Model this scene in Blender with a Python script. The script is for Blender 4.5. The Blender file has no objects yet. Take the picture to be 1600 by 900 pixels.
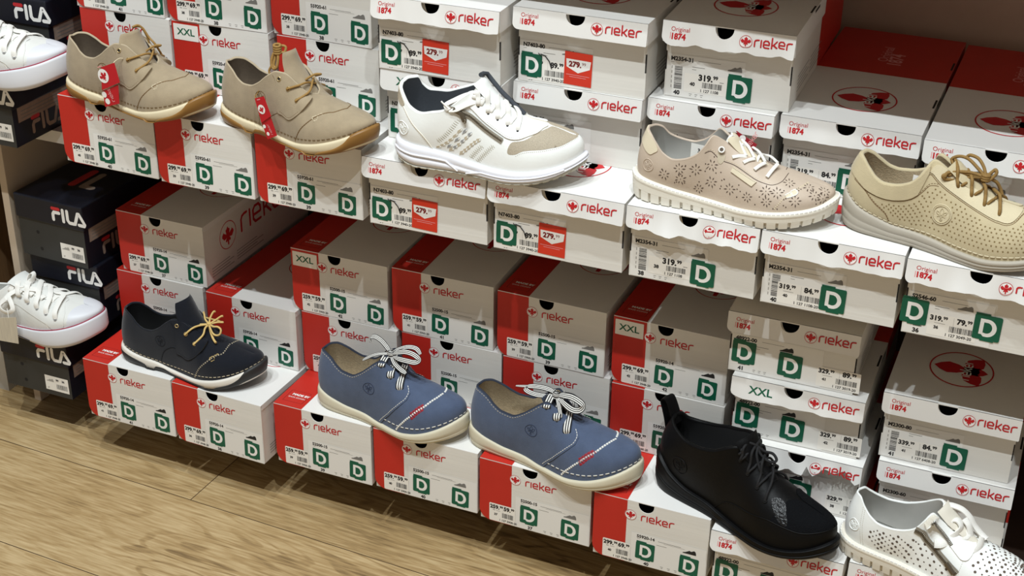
import bpy, bmesh, math, random
import numpy as np
from mathutils import Matrix, Vector
from mathutils.geometry import tessellate_polygon, delaunay_2d_cdt

# ------------------------------------------------------------------ camera, light, exposure
SC = bpy.context.scene
COL = SC.collection
CAM_C = (1.353, -1.7752, 0.9553)
CAM_YAW, CAM_PITCH, CAM_ROLL, CAM_F = -0.397, -0.4854, 0.0143, 2318.6

def make_camera():
    cy, sy = math.cos(CAM_YAW), math.sin(CAM_YAW)
    cp, sp = math.cos(CAM_PITCH), math.sin(CAM_PITCH)
    f = Vector((sy*cp, cy*cp, sp)); r = Vector((cy, -sy, 0)); u = r.cross(f)
    cr, sr = math.cos(CAM_ROLL), math.sin(CAM_ROLL)
    r2 = cr*r + sr*u; u2 = -sr*r + cr*u
    m = Matrix.Identity(4)
    for i in range(3):
        m[i][0], m[i][1], m[i][2], m[i][3] = r2[i], u2[i], -f[i], CAM_C[i]
    cd = bpy.data.cameras.new('camera'); co = bpy.data.objects.new('camera', cd)
    COL.objects.link(co); co.matrix_world = m
    cd.sensor_width = 36; cd.lens = CAM_F/1600*36; cd.clip_start = .05; cd.clip_end = 50
    SC.camera = co
make_camera()

vs = SC.view_settings
vs.view_transform = 'Standard'; vs.look = 'None'; vs.gamma = 1; vs.use_curve_mapping = False
vs.exposure = 0.34
# the lit shop around the shelf: pale floor and walls low down, a dimmer ceiling overhead
WORLD = 1.0
w = bpy.data.worlds.new('shop_ambient'); SC.world = w; w.use_nodes = True
_n = w.node_tree; _tc = _n.nodes.new('ShaderNodeTexCoord'); _sx = _n.nodes.new('ShaderNodeSeparateXYZ'); _cr = _n.nodes.new('ShaderNodeValToRGB')
_mr = _n.nodes.new('ShaderNodeMapRange'); _mr.inputs[1].default_value = -1; _mr.inputs[2].default_value = 1
_n.links.new(_tc.outputs['Generated'], _sx.inputs[0]); _n.links.new(_sx.outputs['Z'], _mr.inputs[0]); _n.links.new(_mr.outputs[0], _cr.inputs[0])
_e = _cr.color_ramp.elements
_e[0].position = .40; _e[0].color = (.34, .30, .26, 1); _e[1].position = .80; _e[1].color = (.10, .095, .088, 1)
_q = _e.new(.56); _q.color = (.31, .28, .25, 1)
_n.links.new(_cr.outputs[0], _n.nodes['Background'].inputs[0]); _n.nodes['Background'].inputs[1].default_value = WORLD

def spot(name, loc, target, power, size=105, blend=.6, rad=.03, col=(.93, 1.0, 1.03)):
    d = bpy.data.lights.new(name, 'SPOT'); o = bpy.data.objects.new(name, d); COL.objects.link(o)
    d.energy = power; d.spot_size = math.radians(size); d.spot_blend = blend
    d.shadow_soft_size = rad; d.color = col
    o.location = loc
    o.rotation_euler = (Vector(target)-Vector(loc)).to_track_quat('-Z', 'Y').to_euler()
    return o
LZ, LY = 3.6, -1.89
spot('ceiling_spot', (-.35, LY, LZ), (-.1, .0, -.5), 132)
spot('ceiling_spot', (.62, LY, LZ), (.62, .0, -.5), 150)
spot('ceiling_spot', (1.75, LY, LZ), (1.35, .0, -.5), 155)
spot('ceiling_spot', (.30, -1.02, LZ), (.45, -.1, -.5), 110)
spot('ceiling_spot', (1.15, -1.05, LZ), (1.0, -.1, -.5), 110)

# ------------------------------------------------------------------ materials
def lin(c):
    return tuple(((x/255)/12.92 if x/255 <= .04045 else ((x/255+.055)/1.055)**2.4) for x in c)
MATS = {}
def mat(name, rgb, rough=.6, metal=0., noise=0., nscale=40., bump=0., bscale=300., spec=.4, sheen=0., coords='Object', stretch=None):
    if name in MATS: return MATS[name]
    m = bpy.data.materials.new(name); m.use_nodes = True; MATS[name] = m
    nt = m.node_tree; b = nt.nodes['Principled BSDF']
    c = lin(rgb)+(1,)
    b.inputs['Base Color'].default_value = c
    b.inputs['Roughness'].default_value = rough; b.inputs['Metallic'].default_value = metal
    b.inputs['Specular IOR Level'].default_value = spec
    if sheen:
        b.inputs['Sheen Weight'].default_value = sheen; b.inputs['Sheen Roughness'].default_value = .5
    if noise or bump:
        tc = nt.nodes.new('ShaderNodeTexCoord'); mp = nt.nodes.new('ShaderNodeMapping')
        nt.links.new(tc.outputs[coords], mp.inputs[0])
        if stretch: mp.inputs['Scale'].default_value = stretch
    if noise:
        n = nt.nodes.new('ShaderNodeTexNoise'); n.inputs['Scale'].default_value = nscale; n.inputs['Detail'].default_value = 5
        nt.links.new(mp.outputs[0], n.inputs['Vector'])
        rr = nt.nodes.new('ShaderNodeMapRange'); rr.inputs[1].default_value = .25; rr.inputs[2].default_value = .75
        rr.inputs[3].default_value = 1-noise; rr.inputs[4].default_value = 1+noise
        nt.links.new(n.outputs[0], rr.inputs[0])
        mx = nt.nodes.new('ShaderNodeVectorMath'); mx.operation = 'SCALE'; mx.inputs[0].default_value = c[:3]
        nt.links.new(rr.outputs[0], mx.inputs['Scale']); nt.links.new(mx.outputs[0], b.inputs['Base Color'])
    if bump:
        n2 = nt.nodes.new('ShaderNodeTexNoise'); n2.inputs['Scale'].default_value = bscale; n2.inputs['Detail'].default_value = 3
        nt.links.new(mp.outputs[0], n2.inputs['Vector'])
        bp = nt.nodes.new('ShaderNodeBump'); bp.inputs['Strength'].default_value = bump; bp.inputs['Distance'].default_value = .002
        nt.links.new(n2.outputs[0], bp.inputs['Height']); nt.links.new(bp.outputs[0], b.inputs['Normal'])
    return m
mat('card_white', (222, 219, 212), .62, noise=.03, nscale=25, bump=.10, bscale=60, stretch=(.12, .12, 4))
mat('card_white_top', (226, 224, 220), .55, noise=.02, nscale=12)
mat('card_red', (188, 40, 29), .5, noise=.04, nscale=20)
mat('card_dark', (30, 26, 24), .9)
mat('print_red', (188, 26, 34), .5)
mat('print_black', (32, 31, 32), .6)
mat('print_grey', (120, 118, 114), .7)
mat('print_faint', (165, 162, 156), .7)
mat('print_white', (236, 234, 230), .5)
mat('print_darkred', (120, 22, 22), .6)
mat('print_green', (12, 88, 62), .5)
mat('print_pink', (225, 150, 150), .6)
mat('label_paper', (236, 232, 224), .5)
mat('label_info', (229, 227, 222), .5)
mat('sticker_green', (5, 88, 64), .45)
mat('sale_red', (206, 52, 30), .5)
mat('box_navy', (17, 19, 30), .5, noise=.12, nscale=30)
mat('box_grey', (50, 50, 48), .55, noise=.08, nscale=30)
mat('label_kraft', (150, 132, 118), .7, noise=.12, nscale=120)
mat('fila_red', (190, 42, 46), .5)
mat('panel_cream', (192, 174, 152), .55, noise=.03, nscale=6)
mat('shelf_metal', (208, 204, 198), .45)
mat('wall_back', (184, 156, 136), .7, noise=.03)
mat('bay_shade_brown', (64, 47, 38), .7, noise=.05)  # dark brown with the lower bay's deep shade put into the colour
mat('panel_grey', (178, 174, 166), .5)
mat('wood_edge', (116, 88, 58), .6, noise=.2, nscale=30, stretch=(6, 6, .6))

# ------------------------------------------------------------------ mesh helpers
class MB:
    def __init__(s): s.v = []; s.f = []; s.m = []; s.sm = []; s.slots = []
    def slot(s, name):
        if name not in s.slots: s.slots.append(name)
        return s.slots.index(name)
    def add(s, verts, faces, material, smooth=False):
        k = len(s.v); i = s.slot(material)
        s.v.extend([tuple(float(c) for c in p) for p in verts])
        for f in faces:
            s.f.append(tuple(int(a)+k for a in f)); s.m.append(i); s.sm.append(smooth)
    def quad(s, a, b, c, d, material): s.add([a, b, c, d], [(0, 1, 2, 3)], material)
    def box(s, x0, x1, y0, y1, z0, z1, material, skip=''):
        p = [(x0,y0,z0),(x1,y0,z0),(x1,y1,z0),(x0,y1,z0),(x0,y0,z1),(x1,y0,z1),(x1,y1,z1),(x0,y1,z1)]
        F = {'b':(0,3,2,1),'t':(4,5,6,7),'f':(0,1,5,4),'r':(1,2,6,5),'k':(2,3,7,6),'l':(3,0,4,7)}
        s.add(p, [F[k] for k in F if k not in skip], material)
    def build(s, name, parent=None, loc=None):
        me = bpy.data.meshes.new(name); me.from_pydata(s.v, [], s.f)
        for n in s.slots: me.materials.append(MATS[n])
        if s.f:
            me.polygons.foreach_set('material_index', s.m); me.polygons.foreach_set('use_smooth', s.sm)
        if me.validate(): pass
        me.update()
        o = bpy.data.objects.new(name, me); COL.objects.link(o)
        if parent is not None: o.parent = parent
        if loc: o.location = loc
        return o
def soft_box(mb, x0, x1, y0, y1, z0, z1, r, material):
    b = bmesh.new(); bmesh.ops.create_cube(b, size=1)
    for v in b.verts: v.co = ((x0+x1)/2+v.co.x*(x1-x0), (y0+y1)/2+v.co.y*(y1-y0), (z0+z1)/2+v.co.z*(z1-z0))
    bmesh.ops.bevel(b, geom=list(b.edges), offset=r, segments=2, affect='EDGES', profile=.5)
    b.verts.index_update(); mb.add([v.co[:] for v in b.verts], [[v.index for v in f.verts] for f in b.faces], material); b.free()
def bevel(o, wdt=.002, seg=2, ang=40):
    m = o.modifiers.new('bevel', 'BEVEL'); m.width = wdt; m.segments = seg; m.limit_method = 'ANGLE'; m.angle_limit = math.radians(ang)
    return o
def tag(o, label, cat, group=None):
    o['label'] = label; o['category'] = cat
    if group: o['group'] = group
    return o
def empty(name, loc, rz=0., label=None, cat=None, group=None):
    o = bpy.data.objects.new(name, None); COL.objects.link(o); o.empty_display_size = .02
    o.location = loc; o.rotation_euler = (0, 0, rz)
    if label: tag(o, label, cat, group)
    return o
def struct(o): o['kind'] = 'structure'; return o

_TXT = {}
def text2d(s, bold=.0):
    k = (s, bold)
    if k not in _TXT:
        c = bpy.data.curves.new('t', 'FONT'); c.body = s; c.size = 1; c.offset = bold; c.resolution_u = 3
        o = bpy.data.objects.new('t', c); COL.objects.link(o)
        dg = bpy.context.evaluated_depsgraph_get(); me = o.evaluated_get(dg).to_mesh()
        V = [(v.co.x, v.co.y) for v in me.vertices]; F = [tuple(p.vertices) for p in me.polygons]
        o.evaluated_get(dg).to_mesh_clear(); bpy.data.objects.remove(o); bpy.data.curves.remove(c)
        V = np.array(V) if V else np.zeros((0, 2))
        if len(V): V[:, 0] -= V[:, 0].min()
        _TXT[k] = (V, F)
    return _TXT[k]
def arc(cx, cy, r, a0, a1, n=10, ry=None):
    ry = r if ry is None else ry
    return [(cx+r*math.cos(math.radians(a0+(a1-a0)*i/n)), cy+ry*math.sin(math.radians(a0+(a1-a0)*i/n))) for i in range(n+1)]
LEAF = [(0,1),(.17,.74),(.36,.66),(.30,.40),(.27,.20),(.46,.36),(.64,.44),(.70,.60),(.98,.30),(1.0,.10),(.84,-.06),(.70,-.24),(.44,-.22),(.22,-.14),(.38,-.30),(.44,-.50),(.26,-.62),(.13,-.48),(.10,-.95)]
LEAF = LEAF+[(-x, y) for x, y in LEAF[::-1]][0:-1]
RIEKER = [[(0,0),(0,.72),(.12,.92),(.35,1),(.62,1)], [(.95,0),(.95,1)],
    [(1.35,.47),(2.12,.47),(2.12,.78),(1.92,1),(1.52,1),(1.32,.8),(1.32,.22),(1.52,0),(2.12,0)],
    [(2.5,0),(2.5,1.5)], [(2.5,.45),(2.75,.5),(3.2,1.0)], [(2.75,.5),(3.25,0)],
    [(3.55,.47),(4.32,.47),(4.32,.78),(4.12,1),(3.72,1),(3.52,.8),(3.52,.22),(3.72,0),(4.32,0)],
    [(4.7,0),(4.7,.72),(4.82,.92),(5.05,1),(5.4,1)]]
FILA_W = [[(.02,.05),(.02,.5),(.14,.68),(.62,.68)], [(1.0,.05),(1.0,1.0)], [(1.42,1.0),(1.42,.25),(1.58,.05),(2.0,.05)],
    [(2.12,.06),(2.46,.98),(2.58,.98),(3.05,.2),(2.98,.05),(2.5,.05)]]
FILA_R = [[(.0,1.0),(.62,1.0)]]

class Pr:
    """prints on a plane: origin O, axes U (right) and V (up); layer k lies k*0.12 mm proud"""
    def __init__(s, mb, O, U, V, base=.0002, step=.00012):
        s.mb = mb; s.O = np.array(O, float); s.U = np.array(U, float); s.V = np.array(V, float)
        s.N = np.cross(s.U, s.V); s.base = base; s.step = step
    def P(s, p, k): return s.O+s.U*p[0]+s.V*p[1]+s.N*(s.base+s.step*k)
    def tri(s, pts, faces, m, k): s.mb.add([s.P(p, k) for p in pts], faces, m)
    def rect(s, x0, y0, x1, y1, m, k=0): s.tri([(x0,y0),(x1,y0),(x1,y1),(x0,y1)], [(0,1,2,3)], m, k)
    def poly(s, pts, m, k=0, holes=()):
        allp = list(pts); 
        loops = [[Vector((x, y, 0)) for x, y in pts]]
        for h in holes: loops.append([Vector((x, y, 0)) for x, y in h]); allp += list(h)
        T = tessellate_polygon(loops)
        F = []
        for a, b, c in T:
            A = np.array(allp[a]); B = np.array(allp[b]); C_ = np.array(allp[c])
            cr = (B[0]-A[0])*(C_[1]-A[1])-(B[1]-A[1])*(C_[0]-A[0])
            F.append((a, b, c) if cr > 0 else (a, c, b))
        s.tri(allp, F, m, k)
    def rrect(s, x0, y0, x1, y1, r, m, k=0):
        s.poly(arc(x1-r,y0+r,r,-90,0,4)+arc(x1-r,y1-r,r,0,90,4)+arc(x0+r,y1-r,r,90,180,4)+arc(x0+r,y0+r,r,180,270,4), m, k)
    def disc(s, x, y, r, m, k=0, n=24): s.poly(arc(x, y, r, 0, 360, n)[:-1], m, k)
    def ring(s, x, y, r, t, m, k=0, n=36, asp=1.):
        a = arc(x, y, r, 0, 360, n, r*asp); b = arc(x, y, r-t, 0, 360, n, r*asp-t)
        s.tri(a+b, [(i, i+1, n+1+i+1, n+1+i) for i in range(n)], m, k)
    def text(s, t, x, y, size, m, k=0, bold=.0, sx=1., rot=0.):
        V, F = text2d(t, bold)
        if not len(V): return 0
        c, sn = math.cos(math.radians(rot)), math.sin(math.radians(rot))
        s.tri([(x+size*(sx*a*c-b*sn), y+size*(sx*a*sn+b*c)) for a, b in V], F, m, k)
        return V[:, 0].max()*size*sx
    def stroke(s, pts, wd, m, k=0, cap=True):
        h = wd/2; p = [np.array(q, float) for q in pts]; i_ = 0
        for a, b in zip(p[:-1], p[1:]):
            i_ += 1
            d = b-a; L = np.hypot(*d)
            if L < 1e-9: continue
            n = np.array([-d[1], d[0]])/L*h
            s.tri([a-n, b-n, b+n, a+n], [(0, 1, 2, 3)], m, k+.35+.3*(i_ % 2))
        for j_, q in enumerate(p if cap else p[1:-1]):
            s.tri([(q[0]+h*math.cos(j*math.pi/7), q[1]+h*math.sin(j*math.pi/7)) for j in range(14)], [tuple(range(14))], m, k+.15*(j_ % 2))
    def word(s, strokes, x, y, xh, wd, m, k=0, sx=1., rot=0.):
        c, sn = math.cos(math.radians(rot)), math.sin(math.radians(rot))
        for st in strokes:
            s.stroke([(x+xh*(sx*a*c-b*sn), y+xh*(sx*a*sn+b*c)) for a, b in st], wd*xh, m, k, cap=(rot == 0))
    def leaf(s, x, y, r, m, k=0, rot=0.):
        c, sn = math.cos(math.radians(rot)), math.sin(math.radians(rot))
        s.poly([(x+r*(a*c-b*sn), y+r*(a*sn+b*c)) for a, b in LEAF], m, k)
    def roundlogo(s, x, y, r, k=0, rot=0.):
        s.disc(x, y, r, 'print_white', k); s.ring(x, y, r*.98, r*.07, 'print_red', k+1); s.leaf(x, y-.02*r, r*.78, 'print_red', k+1, rot)
    def bars(s, x0, y0, x1, y1, m='print_black', k=0, seed=0, vert=False):
        rnd = random.Random(seed); p = 0.; T = (y1-y0) if vert else (x1-x0)
        while p < T:
            b = rnd.choice([.5, .8, 1.3])*T/34
            if p+b > T: break
            if vert: s.rect(x0, y0+p, x1, y0+p+b, m, k)
            else: s.rect(x0+p, y0, x0+p+b, y1, m, k)
            p += b+rnd.choice([.5, .8, 1.2])*T/34
    def price(s, t, c, x, y, size, k=0, m='print_black'):
        wd = s.text(t+'.', x, y, size, m, k, bold=.05)
        s.text(c, x+wd+size*.04, y+size*.32, size*.58, m, k, bold=.05)
    def shoe_icon(s, x, y, wd, m='print_grey', k=0):
        pts = [(0,0),(.02,.12),(.2,.2),(.38,.38),(.5,.5),(.62,.42),(.72,.5),(.84,.62),(.95,.5),(1,.2),(1,0)]
        s.poly([(x+wd*a, y+wd*.62*b) for a, b in pts], m, k)

def sub(parent, name, fn):
    mb = MB(); fn(mb); return mb.build(name, parent)
DGLYPH_OUT = [(.22,.86)]+[(.52,.86)]+arc(.50,.50,.34,88,-88,14,.36)+[(.40,.14),(.32,.22),(.22,.22)]
DGLYPH_IN = [(.36,.72),(.36,.30),(.46,.28)]+arc(.49,.5,.19,-85,85,10,.22)
def discount_sticker(parent, x, z, y, size=.031, tilt=0., sub_name='discount_sticker'):
    mb = MB(); c, s_ = math.cos(math.radians(tilt)), math.sin(math.radians(tilt))
    pr = Pr(mb, (x, y, z), (c, 0, s_), (-s_, 0, c), base=.0007)
    pr.rrect(0, 0, size, size*1.04, size*.07, 'sticker_green')
    pr.rect(size*.02, size*1.03, size*.55, size*1.10, 'sticker_green')
    pr.rect(size*.30, -size*.05, size*.8, 0, 'sticker_green')
    pr.poly([(size*a, size*1.02*b) for a, b in DGLYPH_OUT], 'print_white', 1, holes=[[(size*a, size*1.02*b) for a, b in DGLYPH_IN]])
    pr.poly([(size*a, size*b) for a, b in [(.22,.22),(.33,.22),(.28,.14)]], 'sticker_green', 2)
    o = mb.build(sub_name, parent); o['label'] = 'green square discount sticker'
    return o
def sale_sticker(parent, x, z, y, wd, ht, digits, tilt=-1.5):
    mb = MB(); c, s_ = math.cos(math.radians(tilt)), math.sin(math.radians(tilt))
    pr = Pr(mb, (x, y, z), (c, 0, s_), (-s_, 0, c), base=.0007)
    pr.rrect(0, 0, wd, ht, wd*.02, 'sale_red')
    pr.poly([(wd*a, ht*b) for a, b in [(.06,.78),(.08,.54),(.5,.38),(.92,.54),(.95,.78)]], 'print_white', 1)
    t = pr.text(digits+'.', wd*.16, ht*.56, wd*.26, 'print_darkred', 2, bold=.05)
    pr.text('99', wd*.18+t, ht*.63, wd*.15, 'print_darkred', 2)
    pr.rect(wd*.08, ht*.30, wd*.92, ht*.315, 'print_pink', 1); pr.rect(wd*.2, ht*.24, wd*.8, ht*.255, 'print_pink', 1)
    o = mb.build('sale_sticker', parent); o['label'] = 'square red sale sticker'; return o

def flap_poly(w, h, nx, nr, nd, rl, rr, top_round=.0):
    """front flap outline in (x,z), origin at lower left, notch centred nx, half width nr, depth nd"""
    p = [(0, h)] if not top_round else [(0, h)]
    if nr: p += [(nx-nr, h)]+[(nx+nr*math.cos(math.radians(a)), h-nd*math.sin(math.radians(a))**.8) for a in range(165, 14, -15)]+[(nx+nr, h)]
    p += [(w, h)]
    p += arc(w-rr, rr, rr, 0, -90, 5) if rr else [(w, 0)]
    p += arc(rl, rl, rl, -90, -180, 6) if rl else [(0, 0)]
    return p
def resample(p, step, closed=True):
    out = []; n = len(p)
    for i in range(n if closed else n-1):
        a = np.array(p[i]); b = np.array(p[(i+1) % n]); L = np.hypot(*(b-a)); k = max(1, int(L/step))
        for j in range(k): out.append(tuple(a+(b-a)*j/k))
    return out
def inside(pt, poly):
    x, y = pt; c = False; n = len(poly)
    for i in range(n):
        x1, y1 = poly[i]; x2, y2 = poly[i-1]
        if (y1 > y) != (y2 > y) and x < (x2-x1)*(y-y1)/(y2-y1)+x1: c = not c
    return c
def cdt_fill(poly, step):
    o = resample(poly, step)
    xs = [q[0] for q in o]; ys = [q[1] for q in o]
    pts = list(o)
    for i in range(1, int((max(xs)-min(xs))/step)+1):
        for j in range(1, int((max(ys)-min(ys))/step)+1):
            q = (min(xs)+i*step, min(ys)+j*step)
            if inside(q, poly) and min((q[0]-a)**2+(q[1]-b)**2 for a, b in o) > (.45*step)**2: pts.append(q)
    n = len(o)
    r = delaunay_2d_cdt([Vector(q) for q in pts], [(i, (i+1) % n) for i in range(n)], [list(range(n))], 1, 1e-7)
    V = [(v.x, v.y) for v in r[0]]; F = []
    for f in r[2]:
        a, b, c = [np.array(V[i]) for i in f[:3]]
        cr = (b[0]-a[0])*(c[1]-a[1])-(b[1]-a[1])*(c[0]-a[0])
        F.append(tuple(f) if cr > 0 else tuple(f[::-1]))
    return V, F

def top_emblem(pr, cx, cy, rx, ry, word_rot=90.):
    a = arc(cx, cy, rx, 0, 360, 40, ry); b = arc(cx, cy, rx*.955, 0, 360, 40, ry*.945)
    pr.tri(a+b, [(i, i+1, 41+i+1, 41+i) for i in range(40)], 'print_red', 1)
    def petal(ang, L, wd, off=0.):
        c, s_ = math.cos(math.radians(ang)), math.sin(math.radians(ang))
        pts = [(0,-.25),(.25,-.7),(.55,-.9),(.8,-.55),(1,0),(.8,.55),(.55,.9),(.25,.7),(0,.25)]
        pr.poly([(cx+.12*rx+rx*(c*L*u-s_*wd*v), cy+ry*(s_*L*u+c*wd*v)) for u, v in pts], 'print_red', 1)
    pr.disc(cx+.30*rx, cy, rx*.26, 'print_red', 1)
    petal(180, .98, .36); petal(58, .92, .34); petal(-58, .92, .34); petal(0, .70, .26)
    pr.word(RIEKER, cx+rx*.30, cy-ry*.56, ry*.21, .2, 'print_white', 2, rot=90)

def side_print(mb, w, L, h):
    pr = Pr(mb, (w, 0, 0), (0, 1, 0), (0, 0, 1))
    pr.ring(.075, h*.60, .026, .0016, 'print_red', 0); pr.leaf(.075, h*.585, .018, 'print_red', 0)
    pr.word(RIEKER, .118, h*.50, .030, .17, 'print_red', 0)
    for i in range(4):
        pr.rect(.02, .010+i*.0052, .088-.012*(i % 2), .0120+i*.0052, 'print_faint', 0)
        pr.rect(.098, .010+i*.0052, .185-.02*(i % 2), .0120+i*.0052, 'print_faint', 0)

def red_box(lab, x, y, z, rot=0., w=.178, L=.36, h=.1145, art='55920-61', price='299', foot='69', size='39', xxl=False, d=True, group=None, sides=True, low=True, code='3948'):
    root = empty('shoe_box', (x, y, z), math.radians(rot), lab, 'shoe box', group)
    b = MB(); e = .0012
    b.box(e, w-e, e*2, L, 0, h-.0015, 'card_white', 'tf')
    notch = flap_poly(w-2*e, h-.0015, .455*w-e, .07*w+.002, .018, 0, 0)
    pr = Pr(b, (e, e*2, 0), (1, 0, 0), (0, 0, 1), base=0); pr.poly(notch, 'card_white')
    Pr(b, (0, 0, 0), (1, 0, 0), (0, 0, 1)); 
    prl = Pr(b, (e, L, 0), (0, -1, 0), (0, 0, 1)); prl.rect(0, 0, L-e*2, h-.0015, 'card_red')
    if sides: side_print(b, w-e, L, h)
    b.build('box_base', root)
    lid = MB(); t = .0012
    lid.box(0, w, 0, L+.001, h-t, h, 'card_white_top')
    lid.box(0, t, .004, L, h-.010, h-t, 'card_white_top'); lid.box(w-t, w, .004, L, h-.010, h-t, 'card_white_top')
    fp = flap_poly(w, h-t, .455*w, .068*w, .0155, .020, .002)
    pf = Pr(lid, (0, 0, 0), (1, 0, 0), (0, 0, 1), base=0); pf.poly(fp, 'card_white')
    pk = Pr(lid, (w, t, 0), (-1, 0, 0), (0, 0, 1), base=0); pk.poly([(w-a, c) for a, c in fp], 'card_white')
    n = len(fp); pts = [(a, 0, c) for a, c in fp]+[(a, t, c) for a, c in fp]
    lid.add(pts, [(i, n+i, n+(i+1) % n, (i+1) % n) for i in range(n)], 'card_white')
    rb = .292*w
    red = [(a, c) for a, c in fp if a < rb-.0005 and not (c > h-.03 and a > .3*w)]
    lowpart = [q for q in red if q[1] < h-.01]
    pf.base = .0002
    pf.poly([(rb, h-t), (0, h-t)]+lowpart[::-1]+[(rb, 0)], 'card_red', 0)
    pf.roundlogo(.325*w, .775*h, .0093, 1); pf.word(RIEKER, .42*w, .725*h, .0088, .22, 'print_red', 1, sx=1.06)
    pt = Pr(lid, (0, 0, h), (1, 0, 0), (0, 1, 0))
    pt.rect(0, 0, rb, L, 'card_red')
    pt.ring(.66*w, .155, .040, .0016, 'print_red', 1); pt.leaf(.66*w, .152, .030, 'print_red', 1)
    pt.text('MADE BY', .30*rb, .034, .0075, 'print_white', 2, bold=.05); pt.text('SHOE DESIGN', .24*rb, .026, .005, 'print_white', 2)
    for a0, b0, a1, b1 in [(.16, .014, .86, .0146), (.16, .047, .86, .0476), (.16, .014, .175, .047), (.845, .014, .86, .047)]:
        pt.rect(rb*a0, b0, rb*a1, b1, 'print_darkred', 1)
    lid.build('lid', root)
    if low:
        def lab1(mb):
            p = Pr(mb, (0, 0, 0), (1, 0, 0), (0, 0, 1), base=.0005)
            p.rrect(.017, .001, .0615, .0345, .002, 'label_paper')
            p.price(price, '99', .0182, .0250, .0094, 1); p.price(foot, '99', .0418, .0250, .0098, 1)
            p.rect(.0405, .012, .0407, .033, 'print_faint', 1)
            p.rect(.023, .0215, .027, .0225, 'print_grey', 1); p.rect(.029, .0215, .036, .0222, 'print_faint', 1)
            p.text(size, .0255, .0125, .0055, 'print_black', 1, bold=.05)
            p.bars(.039, .0105, .0590, .0195, 'print_black', 1, seed=3)
            p.text('1 127 '+code+'-20', .035, .0035, .0052, 'print_black', 1, bold=.025)
        o = sub(root, 'price_label', lab1); o['label'] = 'white price label'
        def lab2(mb):
            p = Pr(mb, (0, 0, 0), (1, 0, 0), (0, 0, 1), base=.00045)
            p.rect(.0620, .0008, w-.001, .0585, 'label_info')
            p.text(art, .0705, .0510, .0074, 'print_black', 1, bold=.04)
            p.rect(.071, .0485, .076, .0490, 'print_grey', 1)
            p.rect(.104, .0520, .140, .0526, 'print_grey', 1); p.rect(.113, .0502, .146, .0507, 'print_faint', 1)
            p.rect(.102, .0450, .118, .0456, 'print_grey', 1)
            p.text(size, .0835, .0025, .0078, 'print_black', 1, bold=.045)
            for i in range(3):
                p.rect(.110+.011*i, .0065, .1145+.011*i, .0072, 'print_grey', 1); p.rect(.111+.011*i, .0040, .114+.011*i, .0047, 'print_grey', 1)
            p.shoe_icon(.143, .0440, .021, 'print_grey' if '14' not in art else 'print_black', 1)
        sub(root, 'size_label', lab2)
        if d:
            discount_sticker(root, .0695, .0125, 0, .0300, -1.0); discount_sticker(root, .1385, .0070, 0, .0300, -1.5)
    if xxl:
        def lx(mb):
            p = Pr(mb, (0, 0, 0), (1, 0, 0), (0, 0, 1), base=.0006)
            p.rrect(.003, h-.031, .0485, h-.005, .001, 'label_paper'); p.text('XXL', .009, h-.0225, .0155, 'print_green', 1, bold=.02, sx=1.08)
        sub(root, 'fit_label', lx)
    return root

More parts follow.
